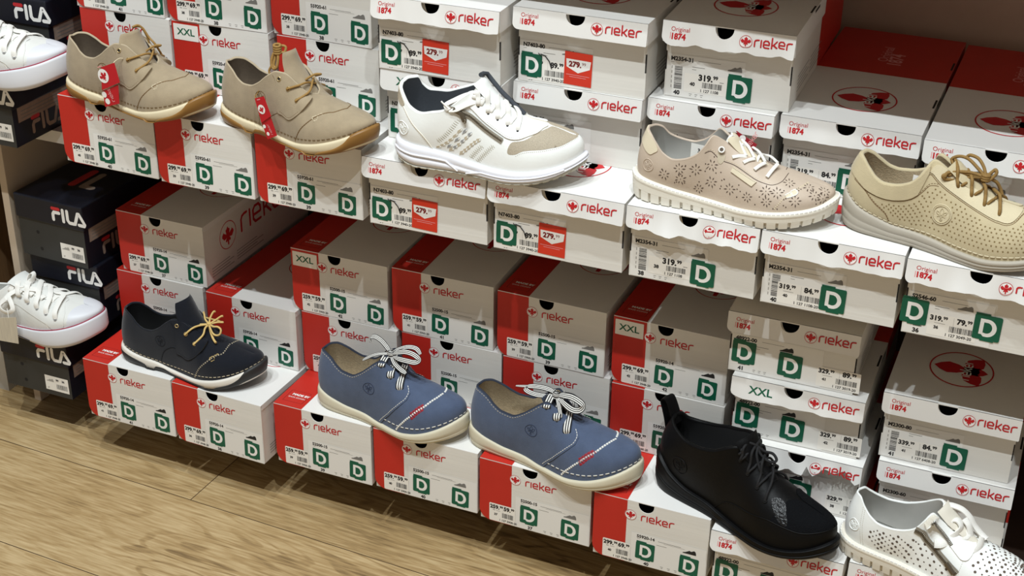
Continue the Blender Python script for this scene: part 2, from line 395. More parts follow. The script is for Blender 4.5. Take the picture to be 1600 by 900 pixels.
def white_box(lab, x, y, z, rot=0., w=.19, L=.36, h=.1125, art='M2354-31', price='319', foot=None, size='38', style='barcode', stickers=((.092, .006),),
              sale=None, crumple=0., group=None, xxl=False, seed=1, scribble=False, tear=None, L_lid=None, code='1108', price_x=.048):
    root = empty('shoe_box', (x, y, z), math.radians(rot), lab, 'shoe box', group)
    b = MB(); ov = .0035; fo = .0135
    # base, standing behind the lid's front flap
    b.box(ov, w-ov, fo, L-ov, 0, h-.0015, 'card_white', 'tf')
    pr = Pr(b, (ov, fo, 0), (1, 0, 0), (0, 0, 1), base=0)
    pr.poly(flap_poly(w-2*ov, h-.0015, .47*w-ov, .075*w, .024, 0, 0), 'card_white')
    pr.base = .0002
    pr.rect(-.0001, h*.34, .0016, h*.58, 'card_dark'); pr.rect(w-2*ov-.0016, h*.34, w-2*ov, h*.58, 'card_dark')
    pq = Pr(b, (w-ov, fo, 0), (0, 1, 0), (0, 0, 1)); pq.rect(0, h*.34, .002, h*.58, 'card_dark')
    if L > .4: pq.rect(.52*L-fo, 0, L-ov-fo, h-.002, 'card_red')
    for i in range(5):
        pq.rect(.05, .012+i*.0055, .13-.015*(i % 2), .0138+i*.0055, 'print_faint'); pq.rect(.14, .012+i*.0055, .22-.02*(i % 2), .0138+i*.0055, 'print_faint')
    b.build('box_base', root)
    lid = MB(); t = .0014; lh = .031; rnd = random.Random(seed)
    band = .52*L
    lid.box(0, w, 0, L, h-t, h, 'card_white_top')
    lid.box(w-t, w, .003, L, h-lh, h-t, 'card_white_top'); lid.box(0, t, .003, L, h-lh, h-t, 'card_white_top'); lid.box(0, w, L-t, L, h-lh, h-t, 'card_red')
    ps = Pr(lid, (w, 0, 0), (0, 1, 0), (0, 0, 1)); ps.rect(band, h-lh, L, h, 'card_red'); ps.rect(.13, h-.006, .165, h-.002, 'card_dark')
    pb = Pr(b, (w-ov, 0, 0), (0, 1, 0), (0, 0, 1))
    # front flap, its lower edge standing a little away from the box
    fp = flap_poly(w, lh, .47*w, .072*w, .0155, .009, .002)
    if tear: fp = [(a, max(c, .013+.005*math.sin(a*210)+.004*math.sin(a*97)) if a > .56*w and c < .022 and a < w-.0005 else c) for a, c in resample(fp, .005)]
    V, F = cdt_fill(fp, .0055)
    ph = [rnd.uniform(0, 6) for _ in range(4)]
    def bend(p):
        q = (lh-p[1])/lh
        dy = -.0040*q-.006*q*q*crumple*(.6+.4*math.sin(p[0]*70+ph[0]))-crumple*.0022*math.sin(p[0]*160+ph[1])*q
        dz = crumple*.0022*q*math.sin(p[0]*110+ph[2])+crumple*.0012*q*math.sin(p[0]*270+ph[3])
        return (p[0], dy, h-lh+p[1]+dz)
    n0 = len(V); W3 = [bend(p) for p in V]
    lid.add(W3, F, 'card_white_top', crumple > 0)
    lid.add([(a, c+.0013, e_) for a, c, e_ in W3], [f[::-1] for f in F], 'card_white_top', crumple > 0)
    cnt = {}
    for f in F:
        for i in range(len(f)):
            k = (f[i], f[(i+1) % len(f)]); cnt[k] = 1
    bd = [k for k in cnt if (k[1], k[0]) not in cnt]
    k0 = len(lid.v)
    lid.add([W3[a] for a, _ in bd]+[W3[c] for _, c in bd]+[(W3[c][0], W3[c][1]+.0013, W3[c][2]) for _, c in bd]+[(W3[a][0], W3[a][1]+.0013, W3[a][2]) for a, _ in bd],
            [(i+3*len(bd), i+2*len(bd), i+len(bd), i) for i in range(len(bd))], 'card_white_top')
    class BendPr(Pr):
        def P(s, p, k):
            q = bend((p[0], p[1])); return np.array((q[0], q[1]-.0003-.0007*k, q[2]))
    pf = BendPr(lid, (0, 0, 0), (1, 0, 0), (0, 0, 1))
    if xxl:
        pf.text('XXL', .026, .010, .0165, 'print_green', 0, bold=.02, sx=1.1)
    else:
        pf.text('Original', .0125, .0185, .0082, 'print_red', 0); pf.text('1874', .0140, .0085, .0105, 'print_red', 0, bold=.045)
        pf.rect(.0115, .0085, .0125, .0165, 'print_pink', 0)
    pf.roundlogo(.635*w, .0155, .0088, 0); pf.word(RIEKER, .70*w, .0115, .0088, .22, 'print_red', 0, sx=1.06)
    pt = Pr(lid, (0, 0, h), (1, 0, 0), (0, 1, 0))
    pt.rect(0, band, w, L, 'card_red')
    top_emblem(pt, .49*w, .107, .045, .050)
    pt.text('Original', .49*w, band+.06, .022, 'print_pink', 1, rot=90, sx=1.); pt.text('1874', .60*w, band+.05, .028, 'print_pink', 1, rot=90, bold=.025)
    for yy in (.11, band+.06): pt.rect(w-.004, yy, w-.0012, yy+.035, 'card_dark', 1)
    lid.build('lid', root)
    yf = fo
    def lab1(mb):
        p = Pr(mb, (ov, yf, 0), (1, 0, 0), (0, 0, 1), base=.0004)
        p.rect(.002, .001, .112 if style != 'wide' else .135, .062, 'label_info')
        p.text(art, .0075, .0530, .0080, 'print_black', 1, bold=.045)
        p.rect(.0075, .0500, .0125, .0506, 'print_grey', 1)
        p.rect(.046, .0552, .078, .0557, 'print_grey', 1); p.rect(.038, .0460, .056, .0467, 'print_grey', 1); p.rect(.038, .0425, .044, .0431, 'print_grey', 1)
        if style == 'barcode':
            p.bars(.0135, .0125, .0245, .0455, 'print_black', 1, seed=5, vert=True)
            for i in range(5): p.rect(.009, .013+i*.007, .0103, .017+i*.007, 'print_faint', 1)
            p.text(size, .0135, .0040, .0085, 'print_black', 1, bold=.05)
        else:
            p.rect(.014, .0125, .025, .0150, 'print_grey', 1); p.text(size, .0140, .0035, .0085, 'print_black', 1, bold=.05)
        for i in range(3):
            p.rect(.036+.008*i, .0065, .040+.008*i, .0072, 'print_grey', 1); p.rect(.0365+.008*i, .0040, .039+.008*i, .0047, 'print_grey', 1)
        p.shoe_icon(.088 if style == 'barcode' else (.066 if style != 'wide' else .072), .0475, .020, 'print_grey' if '48922' not in art else 'print_black', 1)
    sub(root, 'size_label', lab1)
    def lab2(mb):
        p = Pr(mb, (ov, yf, 0), (1, 0, 0), (0, 0, 1), base=.0006); x0 = price_x
        if foot is None:
            p.rrect(x0-.020, .010, x0+.044, .037, .001, 'label_paper')
            p.price(price, '99', x0, .0285, .0118, 1); p.rect(x0+.030, .0285, x0+.036, .0293, 'print_grey', 1)
            p.text(size, x0-.012, .0195, .0070, 'print_black', 1, bold=.05); p.bars(x0+.006, .0180, x0+.034, .0260, 'print_black', 1, seed=9)
            p.text('1 127 '+code, x0+.004, .0118, .0058, 'print_black', 1, bold=.025)
        else:
            p.rrect(x0-.018, .004, x0+.044, .036, .001, 'label_paper')
            p.price(price, '99', x0-.016, .0265, .0096, 1); p.price(foot, '99', x0+.018, .0265, .0105, 1)
            p.rect(x0+.0140, .012, x0+.0143, .034, 'print_faint', 1); p.rect(x0-.010, .0225, x0+.004, .0232, 'print_faint', 1)
            p.text(size, x0-.010, .0145, .0060, 'print_black', 1, bold=.05); p.bars(x0+.010, .0130, x0+.040, .0215, 'print_black', 1, seed=9)
            p.text('1 127 '+code+'-20', x0+.006, .0062, .0058, 'print_black', 1, bold=.025)
    o = sub(root, 'price_label', lab2); o['label'] = 'white price label'
    for sx_, sz_ in stickers: discount_sticker(root, sx_, sz_, yf-.0003, .0345 if sale is None else .032, -1.)
    if sale: sale_sticker(root, sale[0], sale[1], yf-.0003, .0415, .0485, sale[2])
    if scribble:
        def sc(mb):
            p = Pr(mb, (ov, yf, 0), (1, 0, 0), (0, 0, 1), base=.0012)
            p.stroke([(.0345, .0440), (.041, .0425), (.0475, .0350), (.051, .0250)], .0016, 'print_black')
            p.stroke([(.031, .0450), (.036, .0400)], .0012, 'print_black')
        sub(root, 'pen_mark', sc)
    return root

def dark_box(lab, x, y, z, rot=0., w=.15, L=.33, h=.1145, group=None):
    root = empty('shoe_box', (x, y, z), math.radians(rot), lab, 'shoe box', group)
    ov = .003; lh = .046
    b = MB(); b.box(ov, w-ov, ov, L-ov, 0, h-.002, 'box_grey', 'r'); b.box(ov, w-ov, ov, L-ov, 0, h-.002, 'box_navy', 'fkltb')
    p = Pr(b, (w-ov, ov, 0), (0, 1, 0), (0, 0, 1))
    p.rect(.012, h-lh-.026, L-.03, h-lh+.004, 'label_kraft')
    for i in range(3): p.rect(.02, h-lh-.021+i*.006, L-.06, h-lh-.0195+i*.006, 'print_grey', 1)
    p.word(FILA_W, .045, .012, .026, .26, 'label_kraft', 0); p.word(FILA_R, .045, .012, .026, .26, 'fila_red', 0)
    pf = Pr(b, (ov, ov, 0), (1, 0, 0), (0, 0, 1)); pf.disc(.04, .05, .0035, 'card_dark'); pf.disc(.044, .018, .0035, 'card_dark')
    b.build('box_base', root)
    l = MB(); soft_box(l, 0, w, 0, L, h-lh, h, .0025, 'box_navy')
    pf = Pr(l, (0, 0, h-lh), (1, 0, 0), (0, 0, 1))
    pf.word(FILA_W, .098*w/.15-.012, .011, .0225, .28, 'print_white', 0); pf.word(FILA_R, .098*w/.15-.012, .011, .0225, .28, 'fila_red', 1)
    pt = Pr(l, (0, 0, h), (1, 0, 0), (0, 1, 0))
    pt.stroke([(.070, .075), (.070, .135)], .016, 'fila_red'); pt.stroke([(.093, .130), (.093, .075), (.112, .075)], .014, 'label_kraft')
    l.build('lid', root)
    def lab1(mb):
        p = Pr(mb, (ov, ov, 0), (1, 0, 0), (0, 0, 1), base=.0005)
        p.rect(.088, .010, .139, .040, 'label_paper'); p.shoe_icon(.091, .028, .016, 'print_faint', 1)
        p.text('99', .112, .031, .0058, 'print_black', 1, bold=.05); p.text('36', .125, .031, .0058, 'print_black', 1, bold=.05)
        p.bars(.112, .015, .136, .025, 'print_black', 1, seed=4); p.text('37', .092, .013, .0045, 'print_black', 1)
    sub(root, 'price_label', lab1)
    return root
# ------------------------------------------------------------------ the setting
ZB, ZF = -.4728, -.56
def build_setting():
    m = MB(); m.box(-3, 4, -3, 1.2, ZF-.05, ZF, 'floor_oak'); struct(m.build('floor'))
    m = MB(); m.box(-1.4, 2.6, .60, .64, ZF, 1.1, 'wall_back'); struct(m.build('wall_back'))
    m = MB(); m.box(-1.3, 2.5, .10, .60, -.012, 0, 'shelf_metal'); m.box(-1.3, 2.5, .10, .102, -.022, -.012, 'shelf_metal')
    o = m.build('trim_1'); struct(o); o['label'] = 'upper shelf board'
    m = MB(); m.box(-.388, 2.5, .07, .60, ZB-.012, ZB, 'bay_shade_brown'); o = m.build('trim_2'); struct(o)
    m = MB(); m.box(-1.3, 2.5, SHELF_TOP_Y, .60, .47, .485, 'shelf_metal'); struct(m.build('trim_3'))
    m = MB(); m.box(-.405, -.39, .08, .60, ZF, -.012, 'panel_cream'); o = m.build('wall_left'); struct(o); bevel(o, .001)
    m = MB(); m.box(-.388, 2.5, .590, .598, ZB, -.013, 'bay_shade_brown'); struct(m.build('trim_5'))  # added dark sheet before the back wall, standing in for shade there
    m = MB(); m.box(-.52, -.47, .085, .20, ZF, -.455, 'panel_grey'); m.box(-.60, -.52, .09, .60, ZF, -.012, 'wood_edge'); struct(m.build('trim_4'))
SHELF_TOP_Y = .03
def floor_material():
    m = bpy.data.materials.new('floor_oak'); m.use_nodes = True; MATS['floor_oak'] = m
    nt = m.node_tree; N = nt.nodes.new; Lk = nt.links.new; b = nt.nodes['Principled BSDF']
    tc = N('ShaderNodeTexCoord'); mp = N('ShaderNodeMapping'); mp.inputs['Rotation'].default_value = (0, 0, math.radians(2.2))
    mp.inputs['Location'].default_value = (-.5596, .069, 0)
    Lk(tc.outputs['Object'], mp.inputs[0])
    br = N('ShaderNodeTexBrick'); br.offset = .37; br.inputs['Scale'].default_value = 1
    br.inputs['Brick Width'].default_value = 1.38; br.inputs['Row Height'].default_value = .232; br.inputs['Mortar Size'].default_value = .0009
    br.inputs['Mortar Smooth'].default_value = .2
    br.inputs['Color1'].default_value = (0, 0, 0, 1); br.inputs['Color2'].default_value = (1, 1, 1, 1); br.inputs['Mortar'].default_value = (.5, .5, .5, 1)
    Lk(mp.outputs[0], br.inputs['Vector'])
    # per plank offset
    sep = N('ShaderNodeSeparateXYZ'); Lk(mp.outputs[0], sep.inputs[0])
    add = N('ShaderNodeVectorMath'); add.operation = 'ADD'
    sc = N('ShaderNodeVectorMath'); sc.operation = 'SCALE'; sc.inputs['Scale'].default_value = 3.7
    Lk(br.outputs['Color'], sc.inputs[0]); Lk(mp.outputs[0], add.inputs[0]); Lk(sc.outputs[0], add.inputs[1])
    st = N('ShaderNodeMapping'); st.inputs['Scale'].default_value = (1.1, 7.5, 1); Lk(add.outputs[0], st.inputs[0])
    n1 = N('ShaderNodeTexNoise'); n1.inputs['Scale'].default_value = 1.2; n1.inputs['Detail'].default_value = 2.5; n1.inputs['Distortion'].default_value = .9
    Lk(st.outputs[0], n1.inputs['Vector'])
    # growth rings: sine of the broad noise
    mu = N('ShaderNodeMath'); mu.operation = 'MULTIPLY'; mu.inputs[1].default_value = 74; Lk(n1.outputs[0], mu.inputs[0])
    sn = N('ShaderNodeMath'); sn.operation = 'SINE'; Lk(mu.outputs[0], sn.inputs[0])
    st2 = N('ShaderNodeMapping'); st2.inputs['Scale'].default_value = (20, 230, 1); Lk(add.outputs[0], st2.inputs[0])
    n2 = N('ShaderNodeTexNoise'); n2.inputs['Scale'].default_value = 1.; n2.inputs['Detail'].default_value = 4; Lk(st2.outputs[0], n2.inputs['Vector'])
    st3 = N('ShaderNodeMapping'); st3.inputs['Scale'].default_value = (2.0, 5, 1); Lk(add.outputs[0], st3.inputs[0])
    n3 = N('ShaderNodeTexNoise'); n3.inputs['Scale'].default_value = 1.6; n3.inputs['Detail'].default_value = 3; Lk(st3.outputs[0], n3.inputs['Vector'])
    pw = N('ShaderNodeMapRange'); pw.inputs[1].default_value = .5; pw.inputs[2].default_value = .9; pw.inputs[3].default_value = 0; pw.inputs[4].default_value = 1; Lk(sn.outputs[0], pw.inputs[0])
    st4 = N('ShaderNodeMapping'); st4.inputs['Scale'].default_value = (1.3, 5, 1); st4.inputs['Location'].default_value = (3.1, .4, 0); Lk(add.outputs[0], st4.inputs[0])
    n4 = N('ShaderNodeTexNoise'); n4.inputs['Scale'].default_value = 1.5; n4.inputs['Detail'].default_value = 2; Lk(st4.outputs[0], n4.inputs['Vector'])
    mk = N('ShaderNodeMapRange'); mk.inputs[1].default_value = .44; mk.inputs[2].default_value = .62; mk.inputs[3].default_value = .22; mk.inputs[4].default_value = 1; Lk(n4.outputs[0], mk.inputs[0])
    pm = N('ShaderNodeMath'); pm.operation = 'MULTIPLY'; Lk(pw.outputs[0], pm.inputs[0]); Lk(mk.outputs[0], pm.inputs[1])
    a1 = N('ShaderNodeMath'); a1.operation = 'MULTIPLY_ADD'; a1.inputs[1].default_value = -.15; a1.inputs[2].default_value = .15; Lk(pm.outputs[0], a1.inputs[0])
    a2 = N('ShaderNodeMath'); a2.operation = 'MULTIPLY_ADD'; a2.inputs[1].default_value = .60; Lk(n2.outputs[0], a2.inputs[0]); Lk(a1.outputs[0], a2.inputs[2])
    a3 = N('ShaderNodeMath'); a3.operation = 'MULTIPLY_ADD'; a3.inputs[1].default_value = .38; Lk(n3.outputs[0], a3.inputs[0]); Lk(a2.outputs[0], a3.inputs[2])
    cr = N('ShaderNodeValToRGB'); e = cr.color_ramp.elements
    e[0].position = .34; e[0].color = lin((104, 82, 54))+(1,); e[1].position = .86; e[1].color = lin((204, 180, 138))+(1,)
    q = cr.color_ramp.elements.new(.58); q.color = lin((166, 138, 95))+(1,)
    Lk(a3.outputs[0], cr.inputs[0])
    pl = N('ShaderNodeMapRange'); pl.inputs[3].default_value = .93; pl.inputs[4].default_value = 1.07; Lk(br.outputs['Color'], pl.inputs[0])
    ms = N('ShaderNodeVectorMath'); ms.operation = 'SCALE'; Lk(cr.outputs[0], ms.inputs[0]); Lk(pl.outputs[0], ms.inputs['Scale'])
    mo = N('ShaderNodeMix'); mo.data_type = 'RGBA'; Lk(br.outputs['Fac'], mo.inputs[0]); Lk(ms.outputs[0], mo.inputs[6]); mo.inputs[7].default_value = lin((62, 44, 28))+(1,)
    Lk(mo.outputs[2], b.inputs['Base Color']); b.inputs['Roughness'].default_value = .5; b.inputs['Specular IOR Level'].default_value = .35
    bp = N('ShaderNodeBump'); bp.inputs['Strength'].default_value = .12; bp.inputs['Distance'].default_value = .001; Lk(n2.outputs[0], bp.inputs['Height']); Lk(bp.outputs[0], b.inputs['Normal'])
floor_material()
build_setting()

# ------------------------------------------------------------------ boxes
ZT = -.3583       # top of the boxes standing on the lower shelf
def build_boxes():
    GA, GB = 'red and white boxes in the back stack of the upper shelf', 'red and white boxes in the back stack of the lower shelf'
    R1, R2 = 'front row of red and white boxes on the upper shelf', 'front row of red and white boxes on the lower shelf'
    W1, W2 = 'front row of white lidded boxes', 'white lidded boxes in the back stacks'
    K = 'dark navy shoe boxes at the left'
    # upper shelf, front row
    red_box('red-edged white shoe box under the heel of the leftmost beige suede shoe', -.185, .004, 0, -.6, w=.182, size='40', group=R1)
    red_box('red-edged white shoe box under the toe of the leftmost beige suede shoe', .003, -.003, 0, .6, w=.174, size='39', group=R1)
    red_box('red-edged white shoe box under the right-hand beige suede shoe', .184, -.002, 0, 1.2, w=.180, size='39', group=R1)
    S = dict(art='N7403-80', price='279', foot='89', style='tag', stickers=((.0075, .010),), sale=(.073, .006, '279'), scribble=True, code='3940', price_x=.031)
    white_box('white lidded box with red sale sticker under the heel of the white zip sneaker', .373, -.0125, 0, .6, w=.198, size='41', group=W1, seed=3, **S)
    white_box('white lidded box with red sale sticker under the toe of the white zip sneaker', .575, -.0125, 0, 0, w=.204, size='41', group=W1, seed=4, crumple=.25, **S)
    white_box('white box with crumpled lid edge marked 319.99 under the rose perforated sneaker', .783, -.0135, 0, .3, w=.186, size='38', group=W1, crumple=.9, seed=5)
    white_box('white lidded box marked 84.99 between the rose sneaker and the olive shoe', .972, -.0135, 0, 0, w=.187, size='40', foot='84', stickers=((.083, .006),), group=W1, crumple=.35, seed=8, price_x=.040)
    white_box('white lidded box with two green stickers under the olive perforated shoe', 1.163, -.018, 0, 0, w=.195, art='S2546-60', size='36', foot='79', style='tag', stickers=((-.001, .016), (.092, .012)), group=W1, crumple=.5, seed=11, code='3049', price_x=.050)
    white_box('unseen white lidded box added past the right end of the front row to cast shade', 1.361, -.016, 0, 0, w=.19, size='37', foot='79', group=W1, seed=31)  # out of view, added only to keep direct light off the bay below
    # upper shelf, back stacks
    z2, z3 = .1155, .2305
    red_box('red-edged box behind the leftmost beige shoe, under the box tagged 41', -.200, .102, z2, 0, w=.172, size='41', group=GA)
    red_box('topmost left red-edged box, cut off by the top of the photo, size 41', -.205, .100, z3, .8, w=.170, size='41', group=GA)
    red_box('red-edged box with XXL label behind the leftmost beige shoe', -.026, .106, z2, .5, w=.176, size='38', xxl=True, group=GA)
    red_box('red-edged box standing on the upper XXL labelled red box, size 38', -.029, .104, z3, 1.2, w=.178, size='38', group=GA)
    red_box('red-edged box behind the right-hand beige suede shoe, below its twin', .163, .112, z2, 0, w=.176, size='39', group=GA)
    red_box('red-edged box at the top beside the upper sale-stickered white box', .155, .114, z3, -1, w=.174, size='38', group=GA)
    zw2, zw3 = .1130, .2260
    white_box('white box with XXL on its lid behind the heel of the white zip sneaker', .372, .055, zw2, 1, w=.192, xxl=True, group=W2, seed=13, **dict(S, sale=None, scribble=False), size='42')
    white_box('topmost white box with red sale sticker beside the red-edged boxes', .368, .040, zw3, 1, w=.198, size='41', group=W2, seed=14, crumple=.3, **S)
    white_box('white lidded box behind the toe of the white zip sneaker', .570, .088, zw2, .3, w=.194, group=W2, seed=15, **dict(S, stickers=(), sale=None, scribble=False), size='40')
    white_box('topmost white box with red sale sticker, next to the 319.99 box', .572, .078, zw3, .5, w=.197, size='40', group=W2, seed=16, **S)
    white_box('white lidded box behind the heel of the rose perforated sneaker', .767, .106, zw2, .2, w=.180, size='39', group=W2, seed=17)
    white_box('topmost white box marked 319.99 with a torn lid edge, right end of the stack', .781, .109, zw3, 2, w=.183, L=.42, size='40', group=W2, crumple=.7, seed=18)
    white_box('single white box with red rear half behind the rose sneaker, red emblem on top', .953, .119, zw2, .3, w=.189, L=.425, size='40', foot='84', stickers=((.083, .006),), group=W2, seed=19, crumple=.2, price_x=.040)
    white_box('single white box with red rear half behind the olive shoe, cut off at right', 1.147, .110, zw2, .3, w=.195, L=.425, size='41', foot='84', group=W2, seed=20, crumple=.3)
    # lower shelf, front row
    N = dict(art='55920-14', price='299', foot='69'); Bl = dict(art='52500-15', price='259', foot='59', code='5900')
    h = .1145
    red_box('red-edged white box under the heel of the navy shoe', -.184, -.025, ZB, 0, w=.180, size='41', group=R2, **N)
    red_box('red-edged white box under the toe of the navy shoe, its right side showing', .001, -.028, ZB, -1.7, w=.177, size='36', group=R2, **N)
    red_box('red-edged white box under the heel of the left blue shoe', .191, -.014, ZB, 0, w=.180, size='39', group=R2, **Bl)
    red_box('red-edged white box between the two blue shoes', .376, -.013, ZB, 0, w=.184, size='40', group=R2, **Bl)
    red_box('red-edged white box under the right blue shoe', .5665, -.019, ZB, -.6, w=.187, size='37', group=R2, **Bl)
    red_box('red-edged white box between the right blue shoe and the black boot', .7615, -.031, ZB, .4, w=.181, size='40', group=R2, **N)
    Q = dict(art='48922-00', price='329', foot='89', style='wide', stickers=((.007, .016), (.075, .009)), code='3019', price_x=.146)
    white_box('white lidded box under the black ankle boot', .949, -.047, ZB, -.6, w=.194, h=.1115, size='38', group=W1, seed=21, crumple=.3, **Q)
    white_box('white lidded box under the white perforated sneaker, bottom right', 1.149, -.040, ZB, 0, w=.195, h=.1115, art='M2300-60', size='40', foot='84', group=W1, seed=22)
    # lower shelf, back stacks
    z2, z3 = ZT+.0005, ZT+.1155
    red_box('red-edged box with large side logo, topmost at left beside the navy boxes', -.178, .102, z3, 0, w=.176, size='37', group=GB, **N)
    red_box('red-edged box behind the heel of the navy shoe, lower of its stack', -.188, .098, z2, 0, w=.178, size='38', group=GB, **N)
    red_box('red-edged box right of the navy shoe, with nothing stacked on it', .001, .092, z2, -1, w=.178, size='43', group=GB, **N)
    red_box('red-edged box with XXL label at the top of the stack behind the left blue shoe', .171, .100, z3, .6, w=.177, size='42', xxl=True, group=GB, **Bl)
    red_box('red-edged box behind the left blue shoe, under the XXL labelled box', .185, .100, z2, 0, w=.178, size='41', group=GB, **Bl)
    red_box('red-edged box tagged 41 at the top, between the XXL box and the box tagged 39', .355, .105, z3, 1.2, w=.177, size='41', group=GB, **Bl)
    red_box('red-edged box behind the toe of the left blue shoe, lower of its stack', .370, .106, z2, 0, w=.178, size='40', group=GB, **Bl)
    red_box('red-edged box tagged 39 at the top of the stack behind the right blue shoe', .541, .104, z3, -.3, w=.181, size='39', group=GB, **Bl)
    red_box('red-edged box behind the laces of the right blue shoe, lower of its stack', .552, .104, z2, 0, w=.180, size='38', group=GB, **Bl)
    red_box('red-edged box with XXL label at the right end, above the black boot heel', .734, .103, z3, -.8, w=.182, size='42', xxl=True, group=GB, **N)
    red_box('red-edged box directly behind the black boot heel, lower of its stack', .738, .098, z2, 0, w=.180, size='42', group=GB, **N)
    zi = -.3605
    white_box('white box with torn crumpled lid behind the black boot, lowest of its stack', .958, .046, zi, 0, w=.180, h=.1015, size='38', group=W2, crumple=1.0, seed=23, tear=True, **Q)
    white_box('white box with XXL on its lid, in the middle of the stack behind the boot', .936, .049, zi+.1022, .8, w=.192, h=.1030, size='42', group=W2, seed=24, xxl=True, crumple=.4, **Q)
    white_box('topmost white lidded box of the stack behind the black boot, size 41', .922, .050, zi+.2059, .8, w=.188, h=.1030, size='41', group=W2, seed=25, **Q)
    P = dict(art='M2300-80', price='339', foot='84', code='6408', price_x=.041)
    white_box('white lidded box with plain front behind the white perforated sneaker', 1.157, .060, zi, .8, w=.188, size='40', group=W2, seed=26, stickers=(), **dict(P, art='M2300-60'))
    white_box('topmost white box marked 339.99 at the right, red emblem on its lid', 1.150, .060, zi+.1132, .5, w=.187, size='41', group=W2, seed=27, stickers=((.089, .006),), **P)
    # navy boxes at the left
    dark_box('dark navy box under the upper white canvas sneaker', -.438, .009, 0, 0, h=.112, group=K)
    dark_box('dark navy box behind the upper white canvas sneaker, white lettering on its lid', -.421, .104, .1125, 0, h=.1145, group=K)
    dark_box('dark navy box cut off by the top edge of the photo', -.424, .110, .2275, 0, h=.1145, group=K)
    dark_box('dark navy box under the lower white canvas sneaker', -.3885, -.003, ZB, 0, h=.1115, group=K)
    dark_box('topmost navy box of the lower stack, against the cream side panel', -.374, .073, -.2395, -2.0, h=.119, group=K)
    dark_box('dark navy box in the middle of the lower stack, behind the canvas sneaker', -.365, .082, -.3607, 0, w=.146, h=.1205, group=K)
build_boxes()
# ------------------------------------------------------------------ shoe shapes (pure geometry)
OUTLINE = [(0,0),(.015,-.014),(.05,-.024),(.12,-.030),(.22,-.031),(.35,-.031),(.48,-.035),(.60,-.042),(.70,-.046),(.80,-.044),(.89,-.034),(.955,-.019),(.99,-.004),(1.0,.008),(.99,.020),(.95,.033),(.88,.042),(.78,.046),(.70,.046),(.6,.041),(.48,.031),(.36,.027),(.24,.030),(.12,.031),(.05,.025),(.015,.015)]
def catmull(P, n, closed=False):
    P = np.array(P, float); N = len(P); o = []
    for i in range(N if closed else N-1):
        if closed: p0, p1, p2, p3 = P[i-1], P[i], P[(i+1) % N], P[(i+2) % N]
        else: p0, p1, p2, p3 = P[max(i-1, 0)], P[i], P[i+1], P[min(i+2, N-1)]
        for t in np.linspace(0, 1, n, endpoint=False):
            o.append(.5*((2*p1)+(-p0+p2)*t+(2*p0-5*p1+4*p2-p3)*t*t+(-p0+3*p1-3*p2+p3)*t**3))
    if not closed: o.append(P[-1])
    return np.array(o)
def curve1(pts):
    """smooth function through (x, value) points"""
    X = np.array([p[0] for p in pts], float); Y = np.array([p[1] for p in pts], float)
    d = np.diff(Y)/np.diff(X); m = np.zeros(len(X)); m[0], m[-1] = d[0], d[-1]
    for i in range(1, len(X)-1):
        m[i] = 0 if d[i-1]*d[i] <= 0 else 2*d[i-1]*d[i]/(d[i-1]+d[i])
    def f(x):
        x = np.clip(np.asarray(x, float), X[0], X[-1]); k = np.clip(np.searchsorted(X, x)-1, 0, len(X)-2)
        h = X[k+1]-X[k]; t = (x-X[k])/h
        return (2*t**3-3*t**2+1)*Y[k]+(t**3-2*t**2+t)*h*m[k]+(-2*t**3+3*t**2)*Y[k+1]+(t**3-t**2)*h*m[k+1]
    return f
